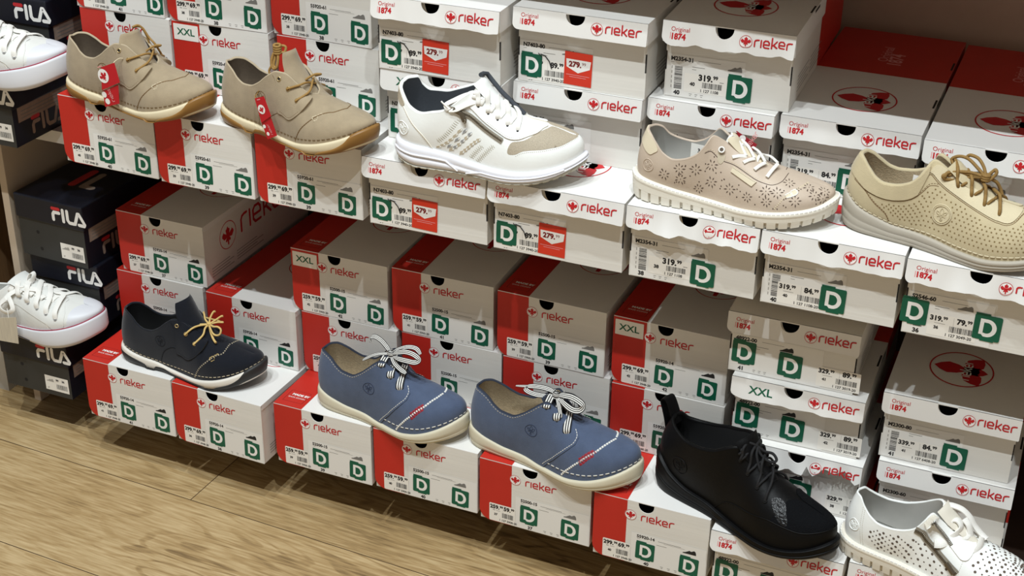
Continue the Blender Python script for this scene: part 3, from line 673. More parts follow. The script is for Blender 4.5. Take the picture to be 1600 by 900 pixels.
class ShoeShape:
    """c: 0 heel -> 1 toe along the outer side, 1 -> 2 back along the inner side; s: 0 welt -> 1 rim or ridge"""
    def __init__(q, L, W, bottom, welt, rim, ridge, inset=.003, rim_in=None, throat=.62, kside=.12, bulge=.0035, toe_pow=(1., .85), heel_bulge=.004, NC=240, K=28, ridge_end=.93, flat=0.):
        q.L, q.W = L, W
        o = catmull(OUTLINE, 24, True); o = o*np.array([L, W])
        tip = int(np.argmax(o[:, 0]))
        def resam(p, n):
            d = np.concatenate([[0], np.cumsum(np.hypot(*np.diff(p, axis=0).T))]); u = np.linspace(0, d[-1], n)
            return np.stack([np.interp(u, d, p[:, 0]), np.interp(u, d, p[:, 1])], 1)
        H = NC//2
        lat = resam(o[:tip+1], H+1); med = resam(np.vstack([o[tip:], o[:1]]), H+1)
        q.out = np.vstack([lat, med[1:-1]]); q.NC = NC; q.tip = H
        tg = np.roll(q.out, -1, 0)-np.roll(q.out, 1, 0); tg /= np.hypot(tg[:, 0], tg[:, 1])[:, None]
        q.nrm = np.stack([tg[:, 1], -tg[:, 0]], 1)
        q.t = q.out[:, 0]/L
        q.zb, q.zt = curve1(bottom), curve1(welt)
        base = q.out-q.nrm*inset
        rx = ridge
        def rimf(ctrl):
            T = [r[0] for r in ctrl]
            return [curve1(list(zip(T, [r[k] for r in ctrl]))) for k in (1, 2, 3)]
        rl = rimf(rim); rm = rimf(rim_in if rim_in else [(a, b, -c, d) for a, b, c, d in rim])
        zr = curve1(ridge); x_th = ridge[0][0]; q.ctop = rim[-1][0]
        tc = rim[-1][0]; Q = np.zeros((NC, 3)); kk = np.zeros(NC)
        q.yc = lambda x: .008*W*np.clip((x-.55)/.45, 0, 1)
        for i in range(NC):
            t = q.t[i]; R = rl if i <= H else rm
            if t <= tc:
                x, y, z = [float(f(t)) for f in R]; Q[i] = (x*L, y, z)
                kk[i] = kside+(.9-kside)*float((lambda u: u*u*(3-2*u))(min(1, max(0, (t-.34)/(tc-.34)))))
            else:
                x = x_th+(ridge_end-x_th)*((t-tc)/(1-tc))**.9
                Q[i] = (x*L, float(q.yc(x)), float(zr(x))); kk[i] = 1.
        # soften the step where collar hands over to ridge
        for _ in range(2): kk = np.convolve(np.concatenate([kk[-7:], kk, kk[:7]]), np.ones(15)/15, 'valid')
        s = np.linspace(0, 1, K+1); q.K = K
        G = np.zeros((NC, K+1, 3))
        for i in range(NC):
            P = np.array([base[i, 0], base[i, 1], float(q.zt(q.t[i]))]); k = min(1., kk[i])
            a = (1-k)*s**1.15+k*(1-np.cos(s*np.pi/2))**toe_pow[0]; b = (1-k)*s+k*np.sin(s*np.pi/2)**toe_pow[1]
            G[i, :, :2] = P[:2]+np.outer(a, Q[i, :2]-P[:2]); G[i, :, 2] = P[2]+b*(Q[i, 2]-P[2])
            bb = bulge*(1-k*.6)+(heel_bulge-bulge)*max(0, 1-q.t[i]/.12)
            G[i, :, :2] += np.outer(bb*np.sin(np.pi*s**.8), q.nrm[i])
        q.G = G; q.Q = Q; q.rim_n = [i for i in range(NC) if q.t[i] <= tc]
        du = np.roll(G, -1, 0)-np.roll(G, 1, 0); dv = np.gradient(G, axis=1)
        n = np.cross(du, dv); ln = np.linalg.norm(n, axis=2, keepdims=True); n = n/np.maximum(ln, 1e-9)
        n[:, -1] = np.where(ln[:, -1] < 1e-7, n[:, -2], n[:, -1]); q.Nn = n
    def at(q, c, s, off=0.):
        f = (c % 2)/2*q.NC; i = int(f) % q.NC; j = (i+1) % q.NC; a = f-int(f)
        g = min(max(s, 0), 1)*q.K; k = min(int(g), q.K-1); b = g-k
        def mix(A): return (A[i, k]*(1-a)+A[j, k]*a)*(1-b)+(A[i, k+1]*(1-a)+A[j, k+1]*a)*b
        n = mix(q.Nn); n = n/max(np.linalg.norm(n), 1e-9)
        return mix(q.G)+n*off, n
    def path(q, cs, n=12, off=.0):
        P = catmull(cs, n) if len(cs) > 2 else np.array([np.array(cs[0])+(np.array(cs[1])-np.array(cs[0]))*t for t in np.linspace(0, 1, n)])
        return [q.at(c, s, off) for c, s in P]
DERBY_A = dict(bottom=[(0,.004),(.06,.0005),(.12,0),(.68,0),(.8,.004),(.9,.0105),(1,.020)],
    welt=[(0,.029),(.05,.0265),(.133,.0225),(.205,.019),(.3,.0165),(.40,.0115),(.5,.0095),(.60,.0105),(.72,.0165),(.836,.0255),(.925,.035),(1,.0465)],
    rim=[(0,.036,0,.0935),(.03,.05,-.010,.0955),(.07,.085,-.018,.0945),(.11,.135,-.0225,.088),(.16,.18,-.026,.079),(.22,.232,-.029,.0748),(.28,.285,-.031,.0761),(.34,.347,-.032,.0843),(.40,.41,-.030,.0985),(.45,.465,-.0265,.1068),(.49,.51,-.023,.1055),(.56,.575,-.019,.0937),(.63,.635,-.013,.081),(.67,.665,0,.0775)],
    ridge=[(.665,.0775),(.738,.0705),(.822,.0650),(.9,.0600),(.94,.0570),(1,.053)])
DERBY_B = dict(bottom=[(0,.004),(.06,.0005),(.12,0),(.68,0),(.8,.003),(.9,.008),(1,.0155)],
    welt=[(0,.033),(.05,.0315),(.146,.0255),(.263,.0190),(.381,.0165),(.495,.0110),(.627,.0105),(.727,.0150),(.813,.0218),(.918,.034),(1,.0465)],
    rim=[(0,.034,0,.098),(.03,.045,-.010,.1005),(.07,.08,-.018,.101),(.11,.137,-.0225,.096),(.16,.187,-.027,.0876),(.22,.242,-.030,.0823),(.28,.305,-.032,.0822),(.34,.367,-.0325,.0916),(.40,.425,-.031,.105),(.45,.465,-.027,.1145),(.48,.493,-.023,.1185),(.54,.54,-.016,.110),(.60,.585,-.012,.099),(.64,.605,0,.0935)],
    ridge=[(.605,.0935),(.69,.0865),(.764,.0815),(.874,.0745),(.96,.0685),(1,.065)], toe_pow=(1., .75))
RUNNER = dict(bottom=[(0,.012),(.06,.004),(.14,0),(.60,0),(.75,.005),(.88,.014),(1,.027)],
    welt=[(0,.0385),(.05,.0365),(.12,.0345),(.231,.0325),(.316,.0290),(.436,.0225),(.559,.0200),(.681,.0215),(.791,.0262),(.890,.0325),(.96,.0385),(1,.044)],
    rim=[(0,.016,0,.1165),(.03,.022,-.009,.1130),(.06,.055,-.0185,.1015),(.10,.10,-.0255,.0895),(.15,.16,-.029,.0837),(.21,.226,-.031,.088),(.27,.285,-.032,.0925),(.33,.345,-.030,.104),(.38,.40,-.024,.117),(.43,.435,-.018,.1215),(.52,.52,-.014,.1065),(.62,.62,-.011,.0925),(.70,.70,-.006,.0855),(.74,.73,0,.0845)],
    rim_in=[(0,.016,0,.1165),(.03,.04,.010,.121),(.06,.075,.019,.121),(.10,.10,.0255,.109),(.15,.145,.029,.1005),(.21,.22,.031,.1005),(.27,.29,.031,.106),(.33,.345,.029,.112),(.38,.40,.024,.119),(.43,.435,.018,.1215),(.52,.52,.014,.1065),(.62,.62,.011,.0925),(.70,.70,.006,.0855),(.74,.73,0,.0845)],
    ridge=[(.73,.0845),(.786,.0815),(.869,.0755),(.944,.068),(1,.06)], toe_pow=(1., .8))
LOWCUT = dict(bottom=[(0,.005),(.06,.001),(.12,0),(.68,0),(.8,.004),(.9,.010),(1,.0185)],
    welt=[(0,.036),(.05,.034),(.115,.0315),(.26,.0255),(.403,.0215),(.55,.0195),(.692,.0228),(.821,.028),(.937,.034),(1,.0415)],
    rim=[(0,.05,0,.0995),(.03,.058,-.010,.099),(.07,.085,-.0185,.0945),(.11,.12,-.0235,.085),(.16,.162,-.0275,.0742),(.22,.214,-.0305,.0693),(.28,.272,-.032,.0729),(.33,.332,-.0315,.082),(.37,.371,-.028,.0955),(.41,.40,-.019,.1075),(.46,.45,-.014,.101),(.55,.54,-.011,.088),(.63,.62,-.007,.0765),(.67,.655,0,.073)],
    rim_in=[(0,.05,0,.0995),(.03,.07,.012,.0985),(.07,.10,.020,.0945),(.11,.138,.0255,.0835),(.16,.199,.030,.0772),(.22,.25,.0315,.0755),(.28,.30,.0315,.0795),(.33,.345,.030,.089),(.37,.375,.026,.0985),(.41,.405,.019,.1055),(.46,.455,.014,.099),(.55,.54,.011,.088),(.63,.62,.007,.0765),(.67,.655,0,.073)],
    ridge=[(.655,.073),(.759,.0655),(.828,.0605),(.898,.0555),(.967,.0495),(1,.046)])
COMFORT = dict(bottom=[(0,.005),(.06,.001),(.12,0),(.68,0),(.8,.004),(.9,.010),(1,.019)],
    welt=[(0,.049),(.028,.0465),(.097,.0355),(.203,.027),(.28,.0225),(.377,.0215),(.469,.0195),(.589,.0158),(.701,.0150),(.801,.0185),(.882,.023),(1,.036)],
    rim=[(0,.048,0,.1005),(.03,.055,-.009,.1005),(.07,.085,-.0175,.0965),(.11,.12,-.0225,.0885),(.16,.165,-.0275,.0795),(.21,.205,-.0305,.0768),(.26,.255,-.032,.0782),(.31,.311,-.0315,.0833),(.35,.354,-.029,.0925),(.39,.383,-.022,.1065),(.42,.405,-.014,.1165),(.50,.49,-.012,.1045),(.60,.60,-.010,.0905),(.70,.69,-.006,.0795),(.74,.72,0,.077)],
    ridge=[(.72,.077),(.803,.0735),(.88,.0675),(.95,.060),(1,.052)])
ANKLE = dict(bottom=[(0,.008),(.06,.002),(.13,0),(.64,0),(.8,.004),(.9,.009),(1,.0175)],
    welt=[(0,.062),(.04,.058),(.085,.050),(.135,.0400),(.245,.0275),(.361,.0235),(.486,.0165),(.614,.0145),(.729,.0150),(.824,.0185),(.902,.0245),(.965,.0325),(1,.038)],
    rim=[(0,.060,0,.1235),(.03,.072,-.012,.1225),(.07,.10,-.021,.1185),(.12,.15,-.0285,.1135),(.18,.218,-.034,.1095),(.26,.30,-.036,.1115),(.33,.38,-.0345,.1175),(.39,.44,-.030,.128),(.43,.485,-.024,.1335),(.47,.51,-.018,.1315),(.53,.55,-.014,.121),(.60,.60,-.011,.108),(.66,.65,-.006,.097),(.69,.67,0,.0935)],
    rim_in=[(0,.060,0,.1235),(.03,.072,.012,.1215),(.07,.10,.022,.1115),(.12,.15,.030,.1085),(.18,.218,.034,.1105),(.26,.30,.0355,.1175),(.33,.38,.0345,.1235),(.39,.44,.030,.131),(.43,.485,.024,.1345),(.47,.51,.018,.1315),(.53,.55,.014,.121),(.60,.60,.011,.108),(.66,.65,.006,.097),(.69,.67,0,.0935)],
    ridge=[(.67,.0935),(.783,.0795),(.86,.0735),(.92,.069),(1,.062)], toe_pow=(1., .72), ridge_end=.94)
PERFO = dict(LOWCUT, bottom=[(0,.004),(.06,.0005),(.12,0),(.68,0),(.8,.003),(.9,.008),(1,.015)],
    welt=[(0,.031),(.03,.0295),(.111,.0275),(.221,.0272),(.327,.0275),(.437,.0275),(.524,.0275),(.7,.0275),(.85,.0315),(.937,.036),(1,.0415)],
    rim=[(0,.046,0,.097),(.03,.052,-.009,.098),(.07,.085,-.017,.0975),(.11,.125,-.0225,.087),(.16,.17,-.027,.0785),(.22,.225,-.0305,.0745),(.28,.285,-.0325,.0765),(.33,.345,-.033,.081),(.38,.41,-.031,.0905),(.42,.45,-.026,.106),(.45,.475,-.018,.1165),(.50,.50,-.014,.112),(.58,.58,-.011,.098),(.66,.65,-.006,.0895),(.70,.68,0,.0875)],
    rim_in=[(0,.046,0,.097),(.03,.06,.010,.0965),(.07,.085,.018,.090),(.11,.125,.025,.083),(.16,.18,.030,.079),(.22,.25,.0315,.0815),(.28,.31,.0315,.088),(.33,.36,.0305,.096),(.38,.42,.027,.1085),(.42,.455,.022,.116),(.45,.475,.018,.1185),(.50,.50,.014,.112),(.58,.58,.011,.098),(.66,.65,.006,.0895),(.70,.68,0,.0875)],
    ridge=[(.68,.0875),(.741,.0840),(.843,.0785),(.927,.0725),(1,.062)])
CANVAS = dict(bottom=[(0,.002),(.1,0),(.66,0),(.8,.004),(.9,.010),(1,.021)],
    welt=[(0,.027),(.2,.0255),(.437,.0235),(.578,.0285),(.749,.0385),(.846,.0445),(.924,.0505),(1,.0585)],
    rim=[(0,.03,0,.072),(.05,.05,-.016,.070),(.12,.12,-.026,.0635),(.20,.19,-.029,.0645),(.27,.25,-.029,.072),(.33,.31,-.025,.0835),(.38,.36,-.019,.092),(.44,.42,-.016,.0925),(.52,.50,-.014,.088),(.60,.58,-.012,.083),(.67,.65,-.009,.078),(.71,.68,0,.0765)],
    ridge=[(.68,.0765),(.75,.0745),(.83,.0715),(.90,.069),(.96,.066),(1,.0635)], toe_pow=(1., .7), inset=.002)
SHOE_POSE = {  # x, y, z of the heel on the ground, yaw in degrees, length, width factor
 'beige_l': (-.1724, .0313, .1147, -6.34, .2770, 1.026), 'beige_r': (.1144, .0365, .1147, -10.99, .2816, 1.031),
 'navy': (-.1269, .0248, -.3581, -.95, .2756, 1.022), 'blue_l': (.2556, .0364, -.3581, -5.88, .2715, 1.004), 'blue_r': (.5306, .0347, -.3581, -7.11, .2902, 1.038),
 'runner': (.425, .008, .1128, 4.0, .278, 1.03), 'rose': (.7779, .036, .1128, 0, .2755, 1.005), 'olive': (1.0617, .0665, .1128, -10.5, .2839, 1.006),
 'boot': (.8387, .050, -.3610, -20.46, .3047, 1.023), 'perfo': (1.1295, .0054, -.3610, -14.38, .27, 1.0),
 'canvas_lo': (-.4477, .023, -.3610, 1.99, .2603, 1.055), 'canvas_up': (-.452, .024, .1123, 2.0, .2603, 1.055)}
SHAPE_OF = {'beige_l': DERBY_A, 'beige_r': DERBY_A, 'navy': DERBY_A, 'blue_l': DERBY_B, 'blue_r': DERBY_B, 'runner': RUNNER, 'rose': LOWCUT, 'olive': COMFORT, 'boot': ANKLE, 'perfo': PERFO, 'canvas_lo': CANVAS, 'canvas_up': CANVAS}
def shape(key):
    x, y, z, yaw, L, W = SHOE_POSE[key]; return ShoeShape(L, W, **SHAPE_OF[key])
# ------------------------------------------------------------------ shoe building tools
def shoe_root(key, label, group=None):
    x, y, z, yaw, L, W = SHOE_POSE[key]
    return empty('shoe', (x, y, z), math.radians(yaw), label, 'shoe', group)
def grid_faces(n, m, closed=True, flip=False):
    F = []
    for i in range(n if closed else n-1):
        for j in range(m-1):
            a, b = i*m+j, ((i+1) % n)*m+j
            F.append((a, b, b+1, a+1) if not flip else (a, a+1, b+1, b))
    return F
def upper_mesh(q, material):
    mb = MB(); mb.add(q.G.reshape(-1, 3), grid_faces(q.NC, q.K+1), material, True); return mb
def lining(q, parent, material, insole_mat, edge_mat=None, thick=.0026, edge_h=.0010, insole_z=.004):
    idx = sorted(q.rim_n, key=lambda i: i if i <= q.tip else i-q.NC)
    n = len(idx); G = q.G[idx]; Nn = q.Nn[idx].copy(); Nn[:, -1] = Nn[:, -2]
    K = q.K; ks = list(range(K, 2, -2))
    rows = []
    hn = Nn[:, -3].copy(); hn[:, 2] *= .3; hn /= np.linalg.norm(hn, axis=1)[:, None]
    e0 = G[:, K]+hn*.0003-np.array([0, 0, .0012]); e1 = G[:, K]+np.array([0, 0, edge_h])-hn*.0004; e2 = G[:, K]+np.array([0, 0, edge_h])-hn*(thick-.0004)
    mb = MB()
    rim = np.stack([e0, e1, e2, G[:, K]-hn*thick-np.array([0, 0, .0012])], 1)
    mb.add(rim.reshape(-1, 3), grid_faces(n, 4, False), edge_mat or material, True)
    inn = np.stack([G[:, k]-Nn[:, k]*thick if k < K else G[:, k]-hn*thick-np.array([0, 0, .0012]) for k in ks], 1)
    mb.add(inn.reshape(-1, 3), grid_faces(n, len(ks), False), material, True)
    mb.build('lining', parent)
    ib = MB(); A = []; H = q.tip
    for i in range(0, H+1):
        j = (q.NC-i) % q.NC
        for k in (i, j):
            p = q.out[k]-q.nrm[k]*.0045; A.append((p[0], p[1], float(q.zt(q.t[k]))+insole_z))
    ib.add(A, [(2*i, 2*i+2, 2*i+3, 2*i+1) for i in range(H)], insole_mat, True)
    return ib.build('insole', parent)
def sole_band(q, parent, name, zlo, zhi, prof, material, m=1, mod=None, ledge=.010, bottom=True, extra=None, smooth=True):
    n = q.NC*m; ii = np.arange(n)/m; i0 = ii.astype(int) % q.NC; i1 = (i0+1) % q.NC; a = (ii-ii.astype(int))[:, None]
    o = q.out[i0]*(1-a)+q.out[i1]*a; nr = q.nrm[i0]*(1-a)+q.nrm[i1]*a; nr /= np.hypot(nr[:, 0], nr[:, 1])[:, None]
    t = o[:, 0]/q.L; lo, hi = zlo(t), zhi(t); c = ii/q.NC*2
    rows = []
    for f, e in prof:
        ee = np.full(n, e)+(mod(c, f) if mod else 0)
        rows.append(np.column_stack([o+nr*ee[:, None], lo+f*(hi-lo)]))
    mb = MB()
    if ledge:
        rows.append(np.column_stack([o-nr*ledge, hi+.0002]))
    V = np.stack(rows, 1); mb.add(V.reshape(-1, 3), grid_faces(n, V.shape[1]), material, smooth)
    if bottom:
        H = q.tip*m; B = []
        for i in range(H+1):
            B += [V[i, 0], V[(n-i) % n, 0]]
        mb.add(B, [(2*i, 2*i+1, 2*i+3, 2*i+2) for i in range(H)], material)
    if extra: extra(mb, V)
    return mb.build(name, parent)
def tube(mb, pts, r, material, n=8, closed=False, caps=True):
    P = np.array(pts, float); N = len(P); T = np.gradient(P, axis=0)
    if closed: T = np.roll(P, -1, 0)-np.roll(P, 1, 0)
    T /= np.maximum(np.linalg.norm(T, axis=1), 1e-9)[:, None]
    u = np.cross(T[0], (0, 0, 1.)); u = u/np.linalg.norm(u) if np.linalg.norm(u) > 1e-3 else np.array([1., 0, 0])
    V = []; R = r if hasattr(r, '__len__') else [r]*N
    for i in range(N):
        u = u-T[i]*np.dot(u, T[i]); u /= max(np.linalg.norm(u), 1e-9); w_ = np.cross(T[i], u)
        for k in range(n):
            a = 2*math.pi*k/n; V.append(P[i]+R[i]*(u*math.cos(a)+w_*math.sin(a)))
    F = [(i*n+k, i*n+(k+1) % n, ((i+1) % N)*n+(k+1) % n, ((i+1) % N)*n+k) for i in range(N if closed else N-1) for k in range(n)]
    mb.add(V, F, material, True)
    if caps and not closed:
        mb.add(V[:n], [tuple(range(n))[::-1]], material); mb.add(V[-n:], [tuple(range(n))], material)
def cord(mb, pts, r, material, n=10):
    tube(mb, catmull(pts, n), r, material)
def ribbon(mb, pts, wd, th, ups, mats_, n=10, twist=None, taper=False):
    """flat lace through pts; ups: normal per point; mats_: list of materials for strips across"""
    P = catmull(pts, n); U = catmull(ups, n); N = len(P); T = np.gradient(P, axis=0); T /= np.maximum(np.linalg.norm(T, axis=1), 1e-9)[:, None]
    S_ = len(mats_); V = []
    for i in range(N):
        side = np.cross(U[i], T[i]); side /= max(np.linalg.norm(side), 1e-9); up = np.cross(T[i], side)
        w_ = wd
        if taper: w_ = wd*(.55+.45*min(1, min(i, N-1-i)/(.18*N)))
        for lay in (1, -1):
            for k in range(S_+1):
                v = -1+2*k/S_; V.append(P[i]+side*v*w_/2+up*lay*th/2*(1-.55*v*v))
    M = 2*(S_+1)
    for k in range(S_):
        F = []
        for i in range(N-1):
            a, b = i*M+k, (i+1)*M+k; F.append((a, a+1, b+1, b)[::-1]); a += S_+1; b += S_+1; F.append((a, a+1, b+1, b))
        mb.add(V, F, mats_[k], True)
    F = []
    for i in range(N-1):
        for k in (0, S_):
            a, b = i*M+k, (i+1)*M+k; F.append((a, b, b+S_+1, a+S_+1))
    mb.add(V, F, mats_[0])
    for i in (0, N-1):
        mb.add([V[i*M+k] for k in range(S_+1)]+[V[i*M+S_+1+k] for k in range(S_+1)][::-1], [tuple(range(2*S_+2))], mats_[0])
SU, SV = .33, .075
def panel(q, mb, poly, thick, material, step=.006, smooth_n=6, edge=None, closed=True, clamp=True):
    """raised panel: outline (c,s), Catmull-smoothed when smooth_n"""
    pl = catmull(poly, smooth_n, True) if smooth_n else np.array(poly, float)
    pl = [(c*SU, min(max(s, 0.), 1.)*SV) for c, s in pl]
    V, F = cdt_fill(pl, step)
    top = [q.at(u/SU, v/SV, thick(u/SU, v/SV) if callable(thick) else thick)[0] for u, v in V]
    # orientation: c grows along the outer side with the outside to the right
    A, B_, C_ = [np.array(top[i]) for i in F[0][:3]]; nrm = q.at(V[F[0][0]][0]/SU, V[F[0][0]][1]/SV)[1]
    fl = np.dot(np.cross(B_-A, C_-A), nrm) < 0
    mb.add(top, [f[::-1] if fl else f for f in F], material, True)
    cnt = set()
    for f in F:
        for i in range(len(f)): cnt.add((f[i], f[(i+1) % len(f)]))
    bd = [k for k in cnt if (k[1], k[0]) not in cnt]
    lowv = {}; W_ = []
    for a, b in bd:
        for k in (a, b):
            if k not in lowv: lowv[k] = len(W_); W_.append(top[k]); W_.append(q.at(V[k][0]/SU, V[k][1]/SV, -.0006)[0])
    mb.add(W_, [(lowv[a], lowv[b], lowv[b]+1, lowv[a]+1) if not fl else (lowv[b], lowv[a], lowv[a]+1, lowv[b]+1) for a, b in bd], edge or material)
def dashes(mb, P, Nn, dash, gap, wd, ht, material):
    """stitches along a path of points with normals"""
    P = np.array(P); Nn = np.array(Nn); d = np.concatenate([[0], np.cumsum(np.linalg.norm(np.diff(P, axis=0), axis=1))]); L = d[-1]; x = 0.
    def g(u): return np.array([np.interp(u, d, P[:, k]) for k in range(3)]), np.array([np.interp(u, d, Nn[:, k]) for k in range(3)])
    while x+dash <= L:
        a, na = g(x); b, nb = g(x+dash); t = b-a; t /= max(np.linalg.norm(t), 1e-9); n = na/max(np.linalg.norm(na), 1e-9); s = np.cross(n, t)
        h = wd/2; m_ = (a+b)/2+n*ht; e = t*dash*.18
        V = [a-s*h, a+s*h, b+s*h, b-s*h, a-s*h*.6+e+n*ht, a+s*h*.6+e+n*ht, b+s*h*.6-e+n*ht, b-s*h*.6-e+n*ht]
        mb.add(V, [(4, 7, 6, 5), (0, 4, 5, 1), (1, 5, 6, 2), (2, 6, 7, 3), (3, 7, 4, 0)], material, True)
        x += dash+gap
def seam(q, mb, cs, material, dash=.004, gap=.0015, wd=.0009, ht=.0005, off=.0, n=12):
    P = catmull(cs, n) if len(cs) > 2 else np.array([np.array(cs[0])+(np.array(cs[1])-np.array(cs[0]))*t for t in np.linspace(0, 1, n)])
    R = [q.at(c, s, off) for c, s in P]; dashes(mb, [r[0] for r in R], [r[1] for r in R], dash, gap, wd, ht, material)
def groove(q, mb, cs, r, material, off=0., n=12, closed=False):
    P = catmull(cs, n, closed); tube(mb, [q.at(c, s, off)[0] for c, s in P], r, material, 6, closed)
def frame_at(q, c, s, off=0.):
    p, n = q.at(c, s, off); p2, _ = q.at(c, min(s+.03, 1), off); v = p2-p; v -= n*np.dot(v, n); v /= max(np.linalg.norm(v), 1e-9); return p, n, np.cross(v, n), v
def eyelet(q, mb, c, s, r, material, hole='card_dark', off=.0006, tr=.0007):
    p, n, u, v = frame_at(q, c, s, off)
    tube(mb, [p+(u*math.cos(a)+v*math.sin(a))*r+n*.0003 for a in np.linspace(0, 2*math.pi, 17)[:-1]], tr, material, 6, True)
    mb.add([p+n*.0002+(u*math.cos(a)+v*math.sin(a))*r for a in np.linspace(0, 2*math.pi, 13)[:-1]], [tuple(range(12))[::-1], tuple(range(12))], hole)
def holes(q, mb, pts, r, material, off=.00025):
    for it in pts:
        c, s = it[0], it[1]; rr = it[2] if len(it) > 2 else r
        p, n, u, v = frame_at(q, c, s, off); m_ = 8
        V = [p+(u*math.cos(2*math.pi*k/m_)+v*math.sin(2*math.pi*k/m_))*rr for k in range(m_)]
        mb.add(V, [tuple(range(m_))], material)
        if np.dot(np.cross(V[1]-V[0], V[2]-V[1]), n) < 0: mb.f[-1] = mb.f[-1][::-1]
def surf_pt(q, c, s, dx, dy, off=.0):
    """point dx,dy metres away from (c,s) in its tangent plane, laid back onto the surface"""
    p, n, u, v = frame_at(q, c, s)
    eps = .01
    pu = (q.at(c+eps, s)[0]-q.at(c-eps, s)[0])/(2*eps); pv = (q.at(c, min(s+eps, 1))[0]-q.at(c, max(s-eps, 0))[0])/(min(s+eps, 1)-max(s-eps, 0))
    d = u*dx+v*dy; A = np.array([[pu@pu, pu@pv], [pu@pv, pv@pv]]); b = np.array([pu@d, pv@d]); k = np.linalg.solve(A, b)
    return q.at(c+k[0], s+k[1], off)[0]
def emblem(q, mb, c, s, r, material, tr=.0006, rot=0., off=.0002):
    R = lambda a, b: surf_pt(q, c, s, a*math.cos(rot)-b*math.sin(rot), a*math.sin(rot)+b*math.cos(rot), off)
    tube(mb, [R(r*math.cos(a), r*math.sin(a)) for a in np.linspace(0, 2*math.pi, 29)[:-1]], tr, material, 6, True)
    for pl in ([(0,-.1),(-.22,.3),(0,.75),(.22,.3),(0,-.1)], [(-.05,-.15),(-.5,.0),(-.62,.35),(-.3,.2),(-.05,-.15)], [(.05,-.15),(.5,0),(.62,.35),(.3,.2),(.05,-.15)], [(-.5,-.32),(-.2,-.22),(0,-.36),(.2,-.22),(.5,-.32)], [(0,-.36),(-.12,-.68),(.12,-.68),(0,-.36)]):
        tube(mb, [R(r*a, r*b) for a, b in catmull(pl, 4)], tr*.8, material, 5)
def tongue(parent, name, line, widths, th, material, curv=.25, edge=None, lift=.0, yoff=0., n=9, skew=0.):
    """padded sheet following the (x,z) line, widths across"""
    C_ = catmull(line, 6); Wd = np.interp(np.linspace(0, 1, len(C_)), np.linspace(0, 1, len(widths)), widths)
    T = np.gradient(C_, axis=0); T /= np.linalg.norm(T, axis=1)[:, None]; up = np.stack([-T[:, 1], T[:, 0]], 1)
    if up[:, 1].mean() < 0: up = -up
    top, bot = [], []
    for i, (x, z) in enumerate(C_):
        e = min(1., (len(C_)-1-i)/2.)
        for k in range(n):
            v = -1+2*k/(n-1); sag = curv*Wd[i]*.5*v*v
            ed = max(0, 1-v**4)*max(.15, e)
            fx, fz = up[i]; px_, pz = x-fx*sag+skew*v*Wd[i]*.5, z-fz*sag
            top.append((px_+fx*th*ed*.5, yoff+v*Wd[i]/2, pz+fz*th*ed*.5)); bot.append((px_-fx*th*ed*.5, yoff+v*Wd[i]/2, pz-fz*th*ed*.5))
    N = len(C_); mb = MB(); f = grid_faces(N, n, False)
    A, B_, C2 = [np.array(top[i]) for i in f[0][:3]]; fl = np.cross(B_-A, C2-A)[0]*up[0][0]+np.cross(B_-A, C2-A)[2]*up[0][1] < 0
    mb.add(top, [g[::-1] if fl else g for g in f], material, True); mb.add(bot, [g if fl else g[::-1] for g in f], material, True)
    ring = [i*n for i in range(N)]+[(N-1)*n+k for k in range(1, n)]+[i*n+n-1 for i in range(N-2, -1, -1)]
    mb.add([top[i] for i in ring]+[bot[i] for i in ring], [(i, i+1, len(ring)+i+1, len(ring)+i) for i in range(len(ring)-1)], edge or material, True)
    return mb, C_
def welt_stitch(q, parent, material, s=.05, dash=.0058, gap=.0032, wd=.0013, ht=.0006, off=.0003, name='welt_stitching'):
    mb = MB(); R = [q.at(c, s, off) for c in np.linspace(0, 2, 400)]
    dashes(mb, [r[0] for r in R], [r[1] for r in R], dash, gap, wd, ht, material); return mb.build(name, parent)
def lit(a): return lambda t: np.full(np.shape(t), a, float)

def ridge_c(q, x, side=0):
    """c on the ridge (s=1) lying at length x on the given side"""
    H = q.tip; ii = range(H//3, H+1) if side == 0 else range(H, q.NC-H//3)
    k = min(ii, key=lambda i: abs(q.Q[i, 0]-x)+ (0 if abs(q.Q[i,1]-q.yc(q.Q[i,0]/q.L))<.003 else .05)); return k/q.NC*2
def across(q, cs, x):
    """a seam running from the outer welt over the ridge at length x and down the inner side"""
    lo = list(cs)+[(ridge_c(q, x, 0), 1.0)]
    med = []
    for c, s in cs:
        t = float(np.interp(c, np.arange(q.tip+1)/q.NC*2, q.t[:q.tip+1]))
        cc = np.arange(q.tip, q.NC)/q.NC*2; tt = q.t[q.tip:]
        med.append((float(np.interp(-t, -tt, cc)), s))
    return [lo, med+[(ridge_c(q, x, 1), 1.0)]]

def lace_path(q, near, far, lift=.0042, up=.0015, rim_c=None):
    """from an eyelet on the outer side over both facings to one on the inner side: points and normals"""
    (c0, s0), (c1, s1) = near, far; m1 = 2-c1
    P, N_ = [], []
    def ad(c, s, o, nrm=None):
        p, n = q.at(c, s, o); P.append(p); N_.append(n if nrm is None else np.array(nrm, float))
    ca = c0+(m1-c0)*.30 if rim_c is None else rim_c; cb = c0+(m1-c0)*.70 if rim_c is None else 2*0+rim_c
    ad(c0, s0, .0006); ad(c0+(ca-c0)*.25, s0+(1-s0)*.25, lift); ad(c0+(ca-c0)*.7, s0+(1-s0)*.7, lift)
    e0 = q.at(ca, 1.)[0]; e1 = q.at(2-cb, 1.)[0]
    z = max(e0[2], e1[2])+lift+up
    P.append(np.array([e0[0], e0[1], z-.001])); N_.append(np.array([.35, -.15, 1.]))
    P.append(np.array([e1[0], e1[1], z])); N_.append(np.array([.35, .15, 1.]))
    ad(2-(cb+(m1-cb)*.6), s1+(1-s1)*.4, lift); ad(c1, s1, .0006)
    return P, N_
